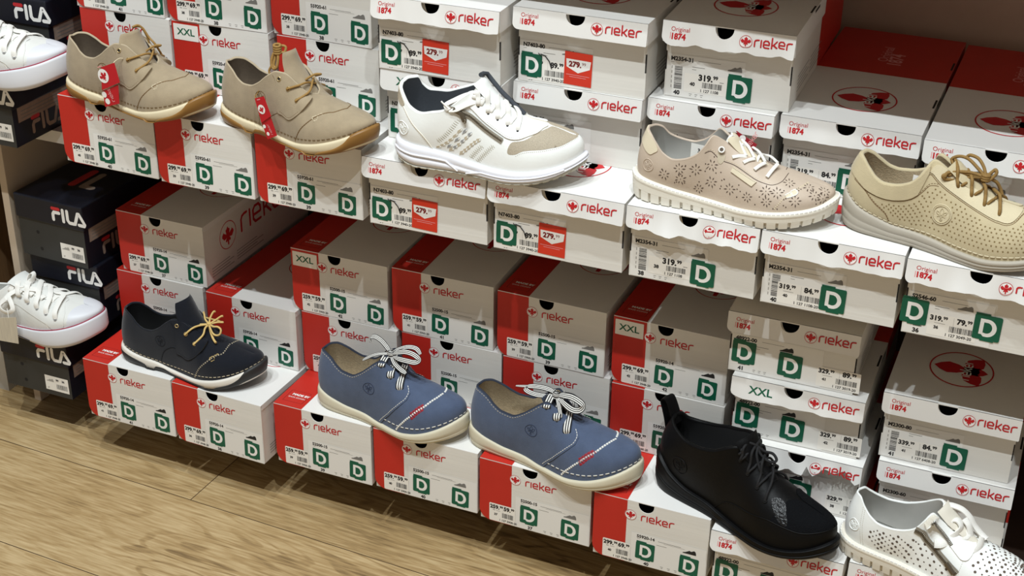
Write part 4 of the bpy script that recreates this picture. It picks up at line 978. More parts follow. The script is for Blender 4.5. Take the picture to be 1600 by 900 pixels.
# ------------------------------------------------------------------ shoe materials
mat('suede_beige', (158, 142, 117), .95, noise=.10, nscale=60, bump=.25, bscale=900, sheen=.25, spec=.1)
mat('suede_edge', (176, 160, 134), .9)
mat('lining_taupe', (112, 98, 82), .95, noise=.1, nscale=200)
mat('gum', (136, 98, 48), .42, noise=.05)
mat('sole_cream', (214, 200, 168), .55, noise=.03)
mat('stitch_tan', (120, 98, 68), .8); mat('stitch_beige', (206, 192, 164), .8); mat('stitch_white', (226, 224, 216), .75)
mat('lace_tan', (150, 116, 62), .7, noise=.15, nscale=400)
mat('eyelet_brass', (205, 184, 140), .35, metal=.8)
mat('nubuck_navy', (20, 23, 31), .9, noise=.12, nscale=70, bump=.2, bscale=900, sheen=.2, spec=.15)
mat('lining_black', (14, 14, 15), .9); mat('sole_black', (38, 38, 38), .55); mat('sole_white', (222, 216, 206), .5)
mat('lace_straw', (206, 176, 112), .7, noise=.12, nscale=400)
mat('nubuck_blue', (78, 90, 114), .9, noise=.10, nscale=60, bump=.25, bscale=800, sheen=.2, spec=.15)
mat('nubuck_blue_edge', (40, 46, 60), .8)
mat('lining_sand', (176, 158, 128), .95, noise=.15, nscale=300, bump=.3, bscale=500); mat('sole_bone', (206, 198, 174), .55, noise=.03)
mat('lace_white', (232, 230, 224), .75, noise=.05, nscale=600); mat('lace_black', (22, 22, 24), .8)
mat('leather_white', (241, 243, 240), .42, noise=.02, bump=.08, bscale=250); mat('leather_offwhite', (226, 220, 206), .45)
mat('lining_slate', (62, 66, 72), .85, noise=.1, nscale=400); mat('mesh_sand', (176, 164, 144), .7, noise=.22, nscale=900, bump=.4, bscale=1200)
mat('foam_white', (232, 232, 238), .5); mat('tread_grey', (190, 186, 172), .6); mat('zip_metal', (120, 112, 98), .35, metal=.9); mat('zip_tape', (140, 132, 118), .7)
mat('leather_rose', (192, 175, 157), .5, noise=.04, nscale=50, bump=.08, bscale=300); mat('leather_pale', (216, 204, 178), .45); mat('lining_silver', (176, 174, 168), .6, noise=.06)
mat('perf_dark', (74, 58, 48), .9); mat('perf_grey', (96, 84, 74), .9)
mat('nubuck_olive', (190, 176, 143), .8, noise=.06, nscale=50, bump=.2, bscale=700, sheen=.2, spec=.15); mat('nubuck_olive_light', (204, 191, 160), .8, noise=.05, bump=.2, bscale=700)
mat('perf_olive', (128, 108, 72), .9); mat('sole_grey', (168, 160, 146), .6); mat('lace_olive', (134, 104, 56), .75, noise=.15, nscale=400); mat('stitch_brown', (112, 86, 54), .8)
mat('leather_black', (6, 6, 7), .5, noise=.1, bump=.12, bscale=180, spec=.16); mat('nubuck_black', (8, 9, 12), .85, spec=.12, noise=.15, nscale=80, bump=.6, bscale=350); mat('sole_jet', (13, 13, 13), .55, spec=.2)
mat('canvas_white', (220, 220, 215), .85, noise=.03, bump=.3, bscale=1500); mat('rubber_white', (214, 215, 220), .45); mat('stripe_red', (150, 40, 62), .5); mat('stripe_navy', (30, 34, 62), .5)
mat('tag_red', (186, 22, 36), .4); mat('tag_paper', (196, 186, 166), .8, noise=.12, nscale=60, stretch=(8, 8, .6)); mat('knit_red', (150, 30, 40), .9)


mat('patch_red', (150, 34, 44), .7); mat('emboss_navy', (20, 24, 32), .9); mat('emboss_blue', (46, 56, 80), .9)
mat('crackle_black', (9, 10, 13), .3, noise=.3, nscale=200, bump=1.0, bscale=260, spec=.4)
mat('weave_sand', (190, 178, 156), .6); mat('weave_grey', (150, 150, 150), .5)
PROF = [(0, -.004), (.12, .0005), (.5, .0020), (.85, .0022), (.96, .0014), (1, .0004)]
def mir(cs): return [(2-c, s) for c, s in cs]
def V3(*a): return np.array(a, float)
def mesh_part(name, root, fn, label=None):
    mb = MB(); fn(mb); o = mb.build(name, root)
    if label: o['label'] = label
    return o

# ---------------------------------------------------------------- suede derbies (two beige, one navy)
def derby_a(key, label, upper_m, lin_m, mid_m, out_m, seam_m, stitch_m, eye_m, edge_m, lace_m, navy=False, straight=False):
    q = shape(key); root = shoe_root(key, label, None)
    zc = curve1([(0,.0205),(.05,.0195),(.127,.016),(.183,.0122),(.225,.0085),(.24,.0010),(.285,.0015),(.31,.0095),(.36,.0105),(.43,.006),(.5,.003),(.6,.0045),(.68,.005),(.71,.0009),(.75,.0015),(.78,.008),(.865,.0175),(.905,.0255),(.935,.0360),(.96,.0412),(1,.0468)])
    zc2 = lambda t: np.maximum(zc(t), q.zb(t)+.0008)
    sole_band(q, root, 'midsole', lambda t: q.zb(t)+.0006, q.zt, PROF, mid_m)
    sole_band(q, root, 'outsole', q.zb, zc2, [(0, -.0035), (.25, .0012), (.6, .0030), (.9, .0032), (1, .0020)], out_m, m=2, ledge=.004)
    ub = upper_mesh(q, upper_m)
    em = 'emboss_navy' if navy else seam_m
    emblem(q, ub, .362, .63, .0095, em, .00045)
    cap = [(.586, .02), (.621, .18), (.661, .33), (.709, .54), (.745, .66)]
    CAPS = across(q, cap if navy else cap+[(.776, .74)], (.785 if navy else .84)*q.L)
    for A in CAPS:
        groove(q, ub, A, .0007, 'stitch_brown' if not navy else 'nubuck_navy', .0001)
    if navy: 
        for A in ([(.350,.06),(.362,.22),(.386,.36),(.425,.40),(.469,.385),(.53,.34)],): groove(q, ub, A, .0007, em)
    else:
        for A in ([(.345,.25),(.338,.03)], [(.461,.29),(.40,.20),(.352,.05)]): groove(q, ub, A, .0005, em)
    ub.build('upper', root)
    def cs_(mb):
        for A in CAPS: seam(q, mb, A, stitch_m, .0030, .0014, .0018, .0007)
        P, n, u, v = frame_at(q, .686, .42, .0006); d = frame_at(q, .74, .62)[0]-P; d /= np.linalg.norm(d); e = np.cross(n, d)
        for k in (0, .0085):
            c4 = [P+d*(a+k)+e*b for a, b in ((0, -.0036), (.0075, -.0036), (.0075, .0036), (0, .0036))]
            dashes(mb, [q.at(.686,.42,.001)[0]*0+c for c in c4+c4[:1]], [n]*5, .0034, .0004, .0011, .0007, 'stitch_beige' if not navy else 'lace_straw')
    mesh_part('toe_seam', root, cs_)
    lining(q, root, lin_m, lin_m, edge_m)
    fl = [(.425,.985),(.455,.99),(.49,.985),(.535,.975),(.575,.965),(.605,.93),(.628,.82),(.635,.68),(.622,.52),(.583,.35),(.545,.262),(.50,.28),(.465,.31),(.456,.5),(.447,.78)]
    for A in (fl, mir(fl)):
        mb = MB(); lob = lambda c, s: .0016+.0045*max(0, 1-((min(c, 2-c)-.635)/.06)**2-((s-.66)/.22)**2)
        panel(q, mb, A, lob, upper_m, .005)
        ins = np.array(A); c0 = ins.mean(0); B = [tuple(c0+(p-c0)*np.array([.90, .93])) for p in ins]
        seam(q, mb, B[8:13], seam_m, .0022, .0012, .0006, .0003, .0016)
        for c, s in [(.459, .86), (.516, .745), (.577, .65)]:
            eyelet(q, mb, c if A is fl else 2-c, s, .0029, eye_m, off=.0018, tr=.0008)
        mb.build('eyelet_flap', root)
    if straight: tg = ([(.186,.070),(.169,.083),(.154,.10),(.143,.118),(.138,.134)], [.03,.046,.046,.038,.028], .30)
    elif navy: tg = ([(.186,.072),(.168,.088),(.155,.105),(.146,.123),(.140,.139)], [.03,.046,.054,.052,.040], .55)
    else: tg = ([(.183,.070),(.166,.082),(.154,.098),(.147,.112),(.143,.1235)], [.03,.044,.054,.052,.038], .55)
    mb, _ = tongue(root, 'tongue', *tg[:2], .0045, upper_m, tg[2], edge_m); mb.build('tongue', root)
    lt = MB(); r = .0017
    P = lambda c, s, o=.002: q.at(c, s, o)[0]
    n2, n3, f2, f3 = (.516, .745), (.577, .65), (1.484, .745), (1.423, .65)
    if navy:
        K = V3(.1795, 0, .0975)
        cord(lt, [P(*n2, .0005), P(*n2, .004), q.at(.535, .985, .0045)[0], V3(.166, -.010, .0965), K], r, lace_m)
        cord(lt, [P(*n3, .0005), P(*n3, .004), q.at(.595, .95, .0045)[0], V3(.1755, -.007, .0925), K], r, lace_m)
        cord(lt, [K, V3(.1695, .004, .1015), V3(.165, .008, .108), V3(.1625, .010, .1125)], r, lace_m)
        cord(lt, [K, V3(.161, -.004, .0945), V3(.1505, -.007, .0905), V3(.147, -.009, .0895)], r*.9, lace_m)
        cord(lt, [K, V3(.1855, -.006, .086), V3(.193, -.011, .078), V3(.2005, -.015, .0745)], r*1.2, lace_m)
        cord(lt, [K, V3(.190, -.004, .0975), V3(.199, -.004, .0990), V3(.2054, -.005, .0955), V3(.2045, -.008, .088), V3(.197, -.009, .0850), V3(.190, -.008, .0875), V3(.183, -.004, .0945), K], r, lace_m)
        cord(lt, [K, V3(.178, .006, .106), V3(.1805, .012, .1145), V3(.184, .013, .1165)], r, lace_m)
        cord(lt, [K, V3(.188, .008, .104), V3(.1955, .012, .110), V3(.199, .013, .111)], r, lace_m)
        cord(lt, [K, V3(.19, .008, .0995), V3(.196, .014, .0985), P(*f2, .003), P(*f2, 0)], r, lace_m)
        for a in range(3): tube(lt, [K+.0035*V3(math.cos(t)*.8, math.sin(t)*.7, (a-1)*.5) for t in np.linspace(0, 6.28, 14)[:-1]], r, lace_m, 8, True)
    else:
        X = V3(.1735, .004, .088)
        cord(lt, [P(*n2, 0), P(*n2, .004), q.at(.552, .985, .004)[0], V3(.170, -.002, .0915), P(*f3, .006), P(*f3, .0)], r, lace_m)
        cord(lt, [P(*n3, 0), P(*n3, .004), q.at(.602, .96, .0045)[0], V3(.176, .000, .0925), P(*f2, .006), P(*f2, .0)], r, lace_m)
        cord(lt, [V3(.163, 0, .0935), V3(.168, .005, .098), V3(.1735, .011, .1015), V3(.178, .017, .1005), P(*f2, .002)], r, lace_m)
        if straight:
            K = V3(.124, -.014, .1375)
            cord(lt, [K, V3(.119, -.018, .128), V3(.1175, -.021, .116), V3(.1215, -.022, .1085), V3(.1275, -.021, .112), V3(.1275, -.017, .126), K], r*1.3, lace_m)
            cord(lt, [K, V3(.122, -.016, .127), V3(.121, -.02, .114), V3(.1235, -.021, .110)], r*1.3, lace_m)
            cord(lt, [K, V3(.130, -.009, .1415), V3(.1345, -.007, .139), V3(.1335, -.010, .1325), V3(.127, -.0135, .1335), K], r*1.2, lace_m)
            cord(lt, [V3(.118, -.022, .112), V3(.1145, -.024, .104), V3(.118, -.024, .098), V3(.124, -.022, .094)], r, lace_m)
            for a in range(4): tube(lt, [K+V3(.0055*math.cos(t), .004*math.sin(t), -.006+.0035*a+.001*math.sin(t)) for t in np.linspace(0, 6.28, 14)[:-1]], r*1.2, lace_m, 8, True)
        else:
            cord(lt, [V3(.138, .002, .127), V3(.1425, .010, .1285), V3(.147, .015, .122), V3(.1505, .019, .109), V3(.152, .021, .097), P(*f2, .004), P(*f2, 0)], r, lace_m)
            cord(lt, [V3(.137, .004, .126), V3(.145, .014, .125), V3(.1535, .019, .109), V3(.164, .021, .098), P(*f3, .004), P(*f3, 0)], r, lace_m)
    lt.build('laces', root)
    welt_stitch(q, root, stitch_m if navy else 'stitch_tan', .055, .0055, .0026, .0012, .0005)
    return q, root
derby_a('beige_l', 'beige suede lace-up shoe with gum sole, leftmost on the upper shelf', 'suede_beige', 'lining_taupe', 'sole_cream', 'gum', 'stitch_tan', 'stitch_tan', 'eyelet_brass', 'suede_edge', 'lace_tan')
derby_a('beige_r', 'beige suede lace-up shoe with laces knotted on its upright tongue', 'suede_beige', 'lining_taupe', 'sole_cream', 'gum', 'stitch_tan', 'stitch_tan', 'eyelet_brass', 'suede_edge', 'lace_tan', straight=True)
derby_a('navy', 'dark navy lace-up shoe with straw coloured laces and white midsole', 'nubuck_navy', 'lining_black', 'sole_white', 'sole_black', 'emboss_navy', 'stitch_beige', 'eyelet_brass', 'nubuck_navy', 'lace_straw', navy=True)

# ---------------------------------------------------------------- blue derbies with striped laces
STRIPE = ['lace_black', 'lace_white', 'lace_black', 'lace_white', 'lace_black', 'lace_white', 'lace_black']
def derby_b(key, label, K, loops):
    q = shape(key); root = shoe_root(key, label)
    sole_band(q, root, 'sole', q.zb, q.zt, [(0, -.004), (.08, .0005), (.30, .0022), (.34, .0016), (.38, .0024), (.6, .0026), (.85, .0022), (.96, .0014), (1, .0004)], 'sole_bone')
    ub = upper_mesh(q, 'nubuck_blue'); ub.build('upper', root)
    lining(q, root, 'lining_sand', 'lining_sand', 'nubuck_blue_edge', edge_h=.0014)
    edge = [(.600,.99),(.628,.86),(.652,.73),(.668,.62),(.659,.48),(.632,.37),(.605,.28),(.578,.20),(.552,.125),(.52,.06),(.490,.002)]
    rim = [(c, .997) for c in np.linspace(.006, .585, 26)]; low = [(c, .003) for c in np.linspace(.47, .006, 24)]
    Q_ = [(float(a), float(b)) for a, b in rim+edge+low]
    for A, nm in ((Q_, 0), (mir(Q_), 1)):
        mb = MB(); panel(q, mb, A, .0013, 'nubuck_blue', .007, 0, 'nubuck_blue_edge')
        if not nm: emblem(q, mb, .414, .505, .0098, 'emboss_blue', .0005, off=.0014)
        E_ = edge if not nm else mir(edge)
        seam(q, mb, [(c+(-.010 if not nm else .010), s+.01) for c, s in E_[2:]], 'stitch_white', .0032, .0012, .0009, .0005, .0014)
        seam(q, mb, [(c if not nm else 2-c, .955) for c in (.03, .12, .2, .3, .4, .5)], 'stitch_beige', .0026, .0022, .0007, .0004, .0013)
        mb.build('quarter', root)
    cap = [(.597,.01),(.636,.09),(.664,.16),(.693,.238),(.725,.35),(.760,.469),(.79,.62)]
    def cs_(mb):
        for A in across(q, cap+[(.82, .778)], .858*q.L): seam(q, mb, A, 'stitch_white', .0034, .0010, .0030, .0009)
        pts = [(.690,.228),(.707,.275),(.725,.35),(.745,.415),(.762,.475)]
        for off in (-.0026, .0026):
            seam(q, mb, [(c+off*1.5, s-off*16) for c, s in pts], 'patch_red', .005, .0006, .0034, .0007)
        seam(q, mb, pts, 'patch_red', .0016, .0026, .0040, .0012)
    mesh_part('toe_seam', root, cs_)
    mb, _ = tongue(root, 'tongue', [(.168,.086),(.152,.101),(.140,.113),(.133,.121)], [.018,.028,.034,.030], .004, 'nubuck_blue_edge', .25); mb.build('tongue', root)
    lt = MB(); Pn = lambda c, s, o: q.at(c, s, o)
    n1, n2, n3 = (.474,.87), (.543,.735), (.609,.58)
    U = V3(.15, -.55, .85)
    def rib(pts, ups, wd=.0095, tp=True): ribbon(lt, pts, wd, .0012, ups, STRIPE, 9, taper=tp)
    for (c, s), (c2, s2), hi in ((n3, (2-.545, .78), .099), (n2, (2-.475, .9), .1095), (n1, (2-.44, .95), .1195)):
        a, na = Pn(c, s, .001); b, _ = Pn(c, s, .0055); d, nd = Pn(c2, s2, .005)
        m_ = (b+d)/2; m_[2] = max(m_[2], hi)
        rib([a, b*.75+m_*.25+V3(0, -.002, .002), m_, d], [na, na+V3(0, 0, .5), V3(.35, -.2, 1), V3(.3, .3, 1)], .0125)
    for c, s in (n1, n2, n3):
        p, n = q.at(c, s, .0014); holes(q, lt, [(c, s, .0022)], .002, 'lace_black', .0016)
    K = V3(*K)
    for pts, ups, wd in loops:
        rib([K]+[V3(*p) for p in pts], [U]+[V3(*u) for u in ups], wd)
    for a in range(2): ribbon(lt, [K+V3(.0055*math.cos(t), .0045*math.sin(t)-.001, -.002+.004*a) for t in np.linspace(0, 6.28, 10)], .006, .0014, [V3(math.cos(t), math.sin(t), .2) for t in np.linspace(0, 6.28, 10)], STRIPE[:5], 4)
    lt.build('laces', root)
    welt_stitch(q, root, 'stitch_white', .05, .0062, .0032, .0017, .0007)
    def pl(mb):
        z = float(q.zt(.3))+.0052
        mb.add([(.085, .002, z+.002), (.115, .002, z+.002), (.115, .022, z+.002), (.085, .022, z+.002)], [(0, 1, 2, 3)], 'label_paper')
        mb.add([(.090, .028, z+.018), (.118, .028, z+.018), (.118, .030, z+.036), (.090, .030, z+.036)], [(0, 1, 2, 3)], 'label_paper')
        mb.add([(.093, .0278, z+.028), (.107, .0278, z+.028), (.107, .0280, z+.033), (.093, .0280, z+.033)], [(0, 1, 2, 3)], 'print_black')
    mesh_part('price_label', root, pl)
    return q, root
LB1 = [([(.129,.002,.1315),(.118,.004,.1385),(.106,.004,.1425),(.098,.003,.1385),(.1005,-.001,.1335)], [(.5,-.5,.8),(.5,-.6,.7),(.2,-.7,.7),(-.8,-.3,.3),(-.3,-.6,.4)], .008),
       ([(.128,-.006,.1225),(.116,-.011,.1200),(.104,-.015,.113),(.0955,-.017,.1065)], [(.1,-.6,.8)]*4, .0055),
       ([(.152,-.003,.1300),(.168,-.004,.1365),(.184,-.005,.1370),(.1945,-.006,.1315),(.190,-.011,.1275),(.175,-.012,.1265),(.158,-.010,.1245),(.145,-.003,.1215)], [(.1,-.7,.7)]*3+[(.8,-.3,.4)]+[(.2,-.7,.6)]*4, .0090),
       ([(.150,.004,.1315),(.165,.008,.1385),(.180,.009,.1395),(.190,.006,.1335)], [(.1,-.5,.85)]*4, .0085),
       ([(.151,-.010,.1150),(.163,-.013,.1090),(.175,-.014,.1045)], [(.2,-.6,.8)]*3, .0085)]
LB2 = [([(.138,.001,.1265),(.124,.0,.1275),(.108,.0,.1245),(.096,-.001,.1205),(.0995,-.007,.1185),(.113,-.009,.1175),(.130,-.007,.1185),(.142,-.002,.1205)], [(.1,-.6,.8)]*3+[(-.8,-.2,.5)]+[(.1,-.6,.75)]*4, .0085),
       ([(.130,.004,.126),(.110,.004,.1235),(.092,.002,.1185),(.077,.0,.1155)], [(.1,-.5,.85)]*4, .0045),
       ([(.160,-.002,.1260),(.174,-.003,.1285),(.188,-.005,.1270),(.1965,-.006,.1215),(.192,-.010,.1140),(.180,-.010,.1120),(.166,-.008,.1165),(.153,-.003,.1210)], [(.1,-.7,.7)]*3+[(.8,-.3,.4)]+[(.2,-.7,.6)]*4, .0100),
       ([(.157,-.010,.1150),(.163,-.016,.1070),(.168,-.021,.0995)], [(.4,-.6,.7)]*3, .0065),
       ([(.160,.004,.1245),(.172,.007,.1235),(.184,.006,.1175),(.191,.002,.1110)], [(.2,-.5,.85)]*4, .0085)]
derby_b('blue_l', 'blue nubuck lace-up shoe with striped laces, left of two', (.139, 0, .1225), LB1)
derby_b('blue_r', 'blue nubuck lace-up shoe with striped laces, beside the black boot', (.1486, 0, .1225), LB2)

# ---------------------------------------------------------------- white runner with zip
def runner():
    key = 'runner'; q = shape(key); root = shoe_root(key, 'white zip sneaker with woven side straps and thick white sole')
    zm = lambda t: q.zb(t)+np.interp(t, [0, .08, .6, .85, 1], [.006, .0045, .004, .005, .009])
    tooth = lambda c, f: np.where((np.abs(((c*24) % 1)-.5) < .17) & (f < .7), -.0022, 0)
    sole_band(q, root, 'tread', q.zb, zm, [(0, -.003), (.3, .0020), (.9, .0026), (1, .0014)], 'tread_grey', m=4, mod=tooth, ledge=.004)
    fo = [(0, -.001), (.10, .0030), (.30, .0048), (.42, .0042), (.47, .0024), (.53, .0030), (.75, .0034), (.90, .0026), (1, .0006)]
    sole_band(q, root, 'midsole', lambda t: zm(t)-.0005, q.zt, fo, 'foam_white', bottom=False)
    def mid(mb):
        zf = lambda t, f: zm(t)+f*(q.zt(t)-zm(t))
        H = q.tip; o = q.out; nr = q.nrm
        for seg, f0, f1 in (((.02, .31), .56, .62), ((.50, .93), .50, .56)):
            ii = [i for i in range(H+1) if seg[0] <= q.t[i] <= seg[1]]
            pts = [(o[i, 0]+nr[i, 0]*.0042, o[i, 1]+nr[i, 1]*.0042, float(zf(q.t[i], f0+(f1-f0)*k/len(ii)))) for k, i in enumerate(ii)]
            if seg[0] > .4:
                i0 = ii[0]; pts = [(o[i0-9, 0]+nr[i0-9, 0]*.004, o[i0-9, 1]+nr[i0-9, 1]*.004, float(zf(q.t[i0-9], .12)))]+pts
            else:
                i1 = ii[-1]; pts = pts+[(o[i1+7, 0]+nr[i1+7, 0]*.004, o[i1+7, 1]+nr[i1+7, 1]*.004, float(zf(q.t[i1+7], .15)))]
            tube(mb, pts, .0013, 'foam_white', 6)
    mesh_part('midsole_ridge', root, mid)
    ub = upper_mesh(q, 'leather_white')
    emblem(q, ub, .106, .30, .0098, 'leather_white', .0007)
    for A in ([(.050,.72),(.085,.80),(.118,.78),(.155,.60),(.189,.42),(.222,.20),(.248,.01)],):
        groove(q, ub, A, .0009, 'leather_offwhite'); seam(q, ub, [(c-.008, s) for c, s in A], 'leather_offwhite', .0022, .0014, .0008, .0004)
    for A in ([(.355,.60),(.31,.40),(.266,.22)], [(.48,.235),(.45,.13),(.423,.03)], [(.536,.285),(.50,.16),(.46,.03)]):
        for d in (0, .010): seam(q, ub, [(c+d, s) for c, s in A], 'tread_grey', .0009, .0026, .0052, .0004)
    rows = (((.268,.06),(.391,.477)), ((.300,.05),(.410,.44)), ((.329,.07),(.440,.40)), ((.375,.05),(.478,.335)))
    for k, (a, b) in enumerate(rows):
        for j in range(6):
            t = (j+.5+(.25 if k % 2 else 0))/6.5; c, s = a[0]+(b[0]-a[0])*t, a[1]+(b[1]-a[1])*t
            m_ = 'weave_sand' if k in (0, 3) else ('weave_grey' if j % 2 else 'weave_sand')
            if k == 1 and j % 2 == 0: continue
            panel(q, ub, [(c-.012, s-.044), (c+.007, s-.018), (c+.012, s+.040), (c-.007, s+.014)], .0005, m_, .004, 0)
            panel(q, ub, [(c+.006, s-.006), (c+.012, s+.008), (c+.014, s+.034), (c+.007, s+.022)], .0011, 'leather_white', .004, 0)
    ub.build('upper', root)
    toe = [(.616,.225),(.613,.298),(.628,.42),(.66,.46),(.692,.50),(.735,.66),(.775,.84),(.80,.97),(.85,.985),(.90,.97),(.95,.93),(1.0,.84),(1.02,.76),(.97,.66),(.92,.555),(.861,.417),(.80,.355),(.762,.327),(.687,.293),(.650,.235)]
    toe_m = [(2-c, s) for c, s in [(.80,.985),(.74,.80),(.70,.6),(.70,.42),(.78,.36),(.88,.45),(.95,.62),(.985,.76),(.95,.93),(.90,.97),(.85,.985)]]
    mb = MB(); panel(q, mb, toe, .0004, 'mesh_sand', .006, 3, 'leather_white'); panel(q, mb, toe_m, .0004, 'mesh_sand', .006, 3, 'leather_white')
    seam(q, mb, [(c, max(s-.03, 0)) for c, s in toe[-8:]], 'tread_grey', .0016, .0012, .0007, .0004); mb.build('toe_mesh', root)
    gd = [(.420,.91),(.455,.985),(.50,.985),(.56,.985),(.62,.985),(.68,.98),(.73,.97),(.775,.93),(.752,.77),(.735,.65),(.70,.56),(.653,.485),(.607,.47),(.565,.52),(.50,.60),(.45,.67),(.41,.78)]
    for A in (gd, mir(gd)):
        mb = MB(); panel(q, mb, A, .0022, 'leather_white', .006, 3, 'leather_offwhite')
        for c, s in ((.455,.80),(.502,.78),(.548,.745),(.596,.70),(.644,.65)):
            holes(q, mb, [(c if A is gd else 2-c, s, .0019)], .0019, 'lace_black', .0025)
        seam(q, mb, [(c if A is gd else 2-c, s) for c, s in ((.745,.80),(.728,.68),(.69,.575),(.65,.51),(.607,.50),(.565,.55),(.50,.63))], 'tread_grey', .0014, .0014, .0006, .0003, .0023)
        mb.build('lace_guard', root)
    zp = [(.318,.985),(.345,.86),(.384,.70),(.42,.62),(.453,.565),(.517,.487),(.585,.405)]
    def zipper(mb):
        R = [q.at(c, s, .0018) for c, s in catmull(zp, 10)]
        ribbon(mb, [r[0] for r in R[::6]], .0075, .001, [r[1] for r in R[::6]], ['zip_tape', 'zip_tape'], 6)
        R2 = [q.at(c, s, .0026) for c, s in catmull(zp[1:], 10)]
        dashes(mb, [r[0] for r in R2], [r[1] for r in R2], .0011, .0007, .0034, .0008, 'zip_metal')
        p, n = q.at(.372, .73, .004); p2, n2 = q.at(.397, .56, .005)
        ribbon(mb, [p, (p+p2)/2, p2], .007, .0018, [n, n, n2], ['zip_metal']*2, 5)
        tube(mb, [q.at(.397, .56, .0062)[0]+np.array([math.cos(a), 0, math.sin(a)])*.0022 for a in np.linspace(0, 6.28, 13)[:-1]], .0009, 'zip_metal', 6, True)
        p, n = q.at(.338, .90, .003); p2, n2 = q.at(.378, .69, .004); ribbon(mb, [p, p2], .006, .002, [n, n2], ['zip_metal']*2, 4)
    mesh_part('zip', root, zipper, 'metal zip')
    tab = [(.002,.985),(.04,.99),(.07,.985),(.095,.95),(.112,.90),(.104,.80),(.09,.755),(.072,.76),(.04,.775),(.002,.78)]
    mb = MB(); panel(q, mb, tab, .0012, 'mesh_sand', .006, 3); panel(q, mb, mir(tab), .0012, 'mesh_sand', .006, 3); mb.build('heel_tab', root)
    lining(q, root, 'lining_slate', 'leather_white', 'leather_white', thick=.0045, edge_h=.0016)
    mb, _ = tongue(root, 'tongue', [(.198,.079),(.165,.098),(.142,.117),(.126,.137)], [.016,.026,.036,.044], .006, 'leather_white', .22, 'lining_slate'); tube(mb, [V3(.188,.0095,.0885), V3(.170,.0125,.1005), V3(.150,.0165,.1150), V3(.136,.0195,.1275), V3(.1275,.0205,.1365), V3(.1255,.012,.1395), V3(.1245,.002,.1405)], .0034, 'lining_slate', 8); mb.build('tongue', root)
    lt = MB()
    ny = [(.455,.80),(.502,.78),(.548,.745),(.596,.70),(.644,.65)]
    for i, (c, s) in enumerate(ny):
        fc = ny[max(i-1, 0)] if i else (.425, .86)
        for near, far in (((c, s), (2-fc[0], fc[1])), ((fc[0]+.004, fc[1]+.02), (2-c, s))):
            P, N_ = lace_path(q, near, far, .0048 if near[0] == c else .0036, .001 if near[0] == c else -.0004)
            ribbon(lt, P, .0064, .0022, N_, ['lace_white']*3, 7)
    ribbon(lt, [V3(.139, -.002, .1205), V3(.128, -.010, .1195), V3(.112, -.0195, .1170), V3(.097, -.0265, .1100), V3(.086, -.0315, .1030), V3(.0905, -.0335, .0965)], .0075, .0024, [V3(.2, -.4, .9)]*5+[V3(-.3, -.9, .3)], ['lace_white']*3, 8)
    ribbon(lt, [V3(.0905, -.0325, .0965), V3(.101, -.0325, .0985), V3(.112, -.0285, .1045), V3(.122, -.0235, .1085), V3(.1305, -.019, .110)], .007, .0024, [V3(.1, -.8, .6)]*5, ['lace_white']*3, 8)
    cord(lt, [V3(.0905, -.033, .097), V3(.085, -.034, .103), V3(.079, -.0335, .108)], .0012, 'lace_white')
    lt.build('laces', root)
runner()

# ---------------------------------------------------------------- shared: jagged white sole
def jagged_sole(q, root, teeth, material, seam_m):
    zw = lambda t: q.zt(t)-.0075
    def mod(c, f): return np.where((((c*teeth) % 1) < .22) & (f < .62), -.0042, 0.)
    sole_band(q, root, 'outsole', q.zb, lambda t: zw(t)+.0005, [(0, -.0005), (.06, .0022), (.55, .0034), (.56, .0034), (.62, .0034), (.63, .0036), (1, .0038)], material, m=6, mod=mod, smooth=False)
    sole_band(q, root, 'welt', zw, q.zt, [(0, .0036), (.25, .0044), (.55, .0046), (.85, .0038), (1, .0022)], material, bottom=False)
    def st(mb):
        o = q.out; nr = q.nrm; n = q.NC
        P = [(o[i % n, 0]+nr[i % n, 0]*.0032, o[i % n, 1]+nr[i % n, 1]*.0032, float(q.zt(q.t[i % n]))-.0008) for i in range(n+1)]; N_ = [(nr[i % n, 0]*.7, nr[i % n, 1]*.7, .7) for i in range(n+1)]
        dashes(mb, P, N_, .0048, .0012, .0022, .0014, seam_m)
    mesh_part('welt_stitching', root, st)
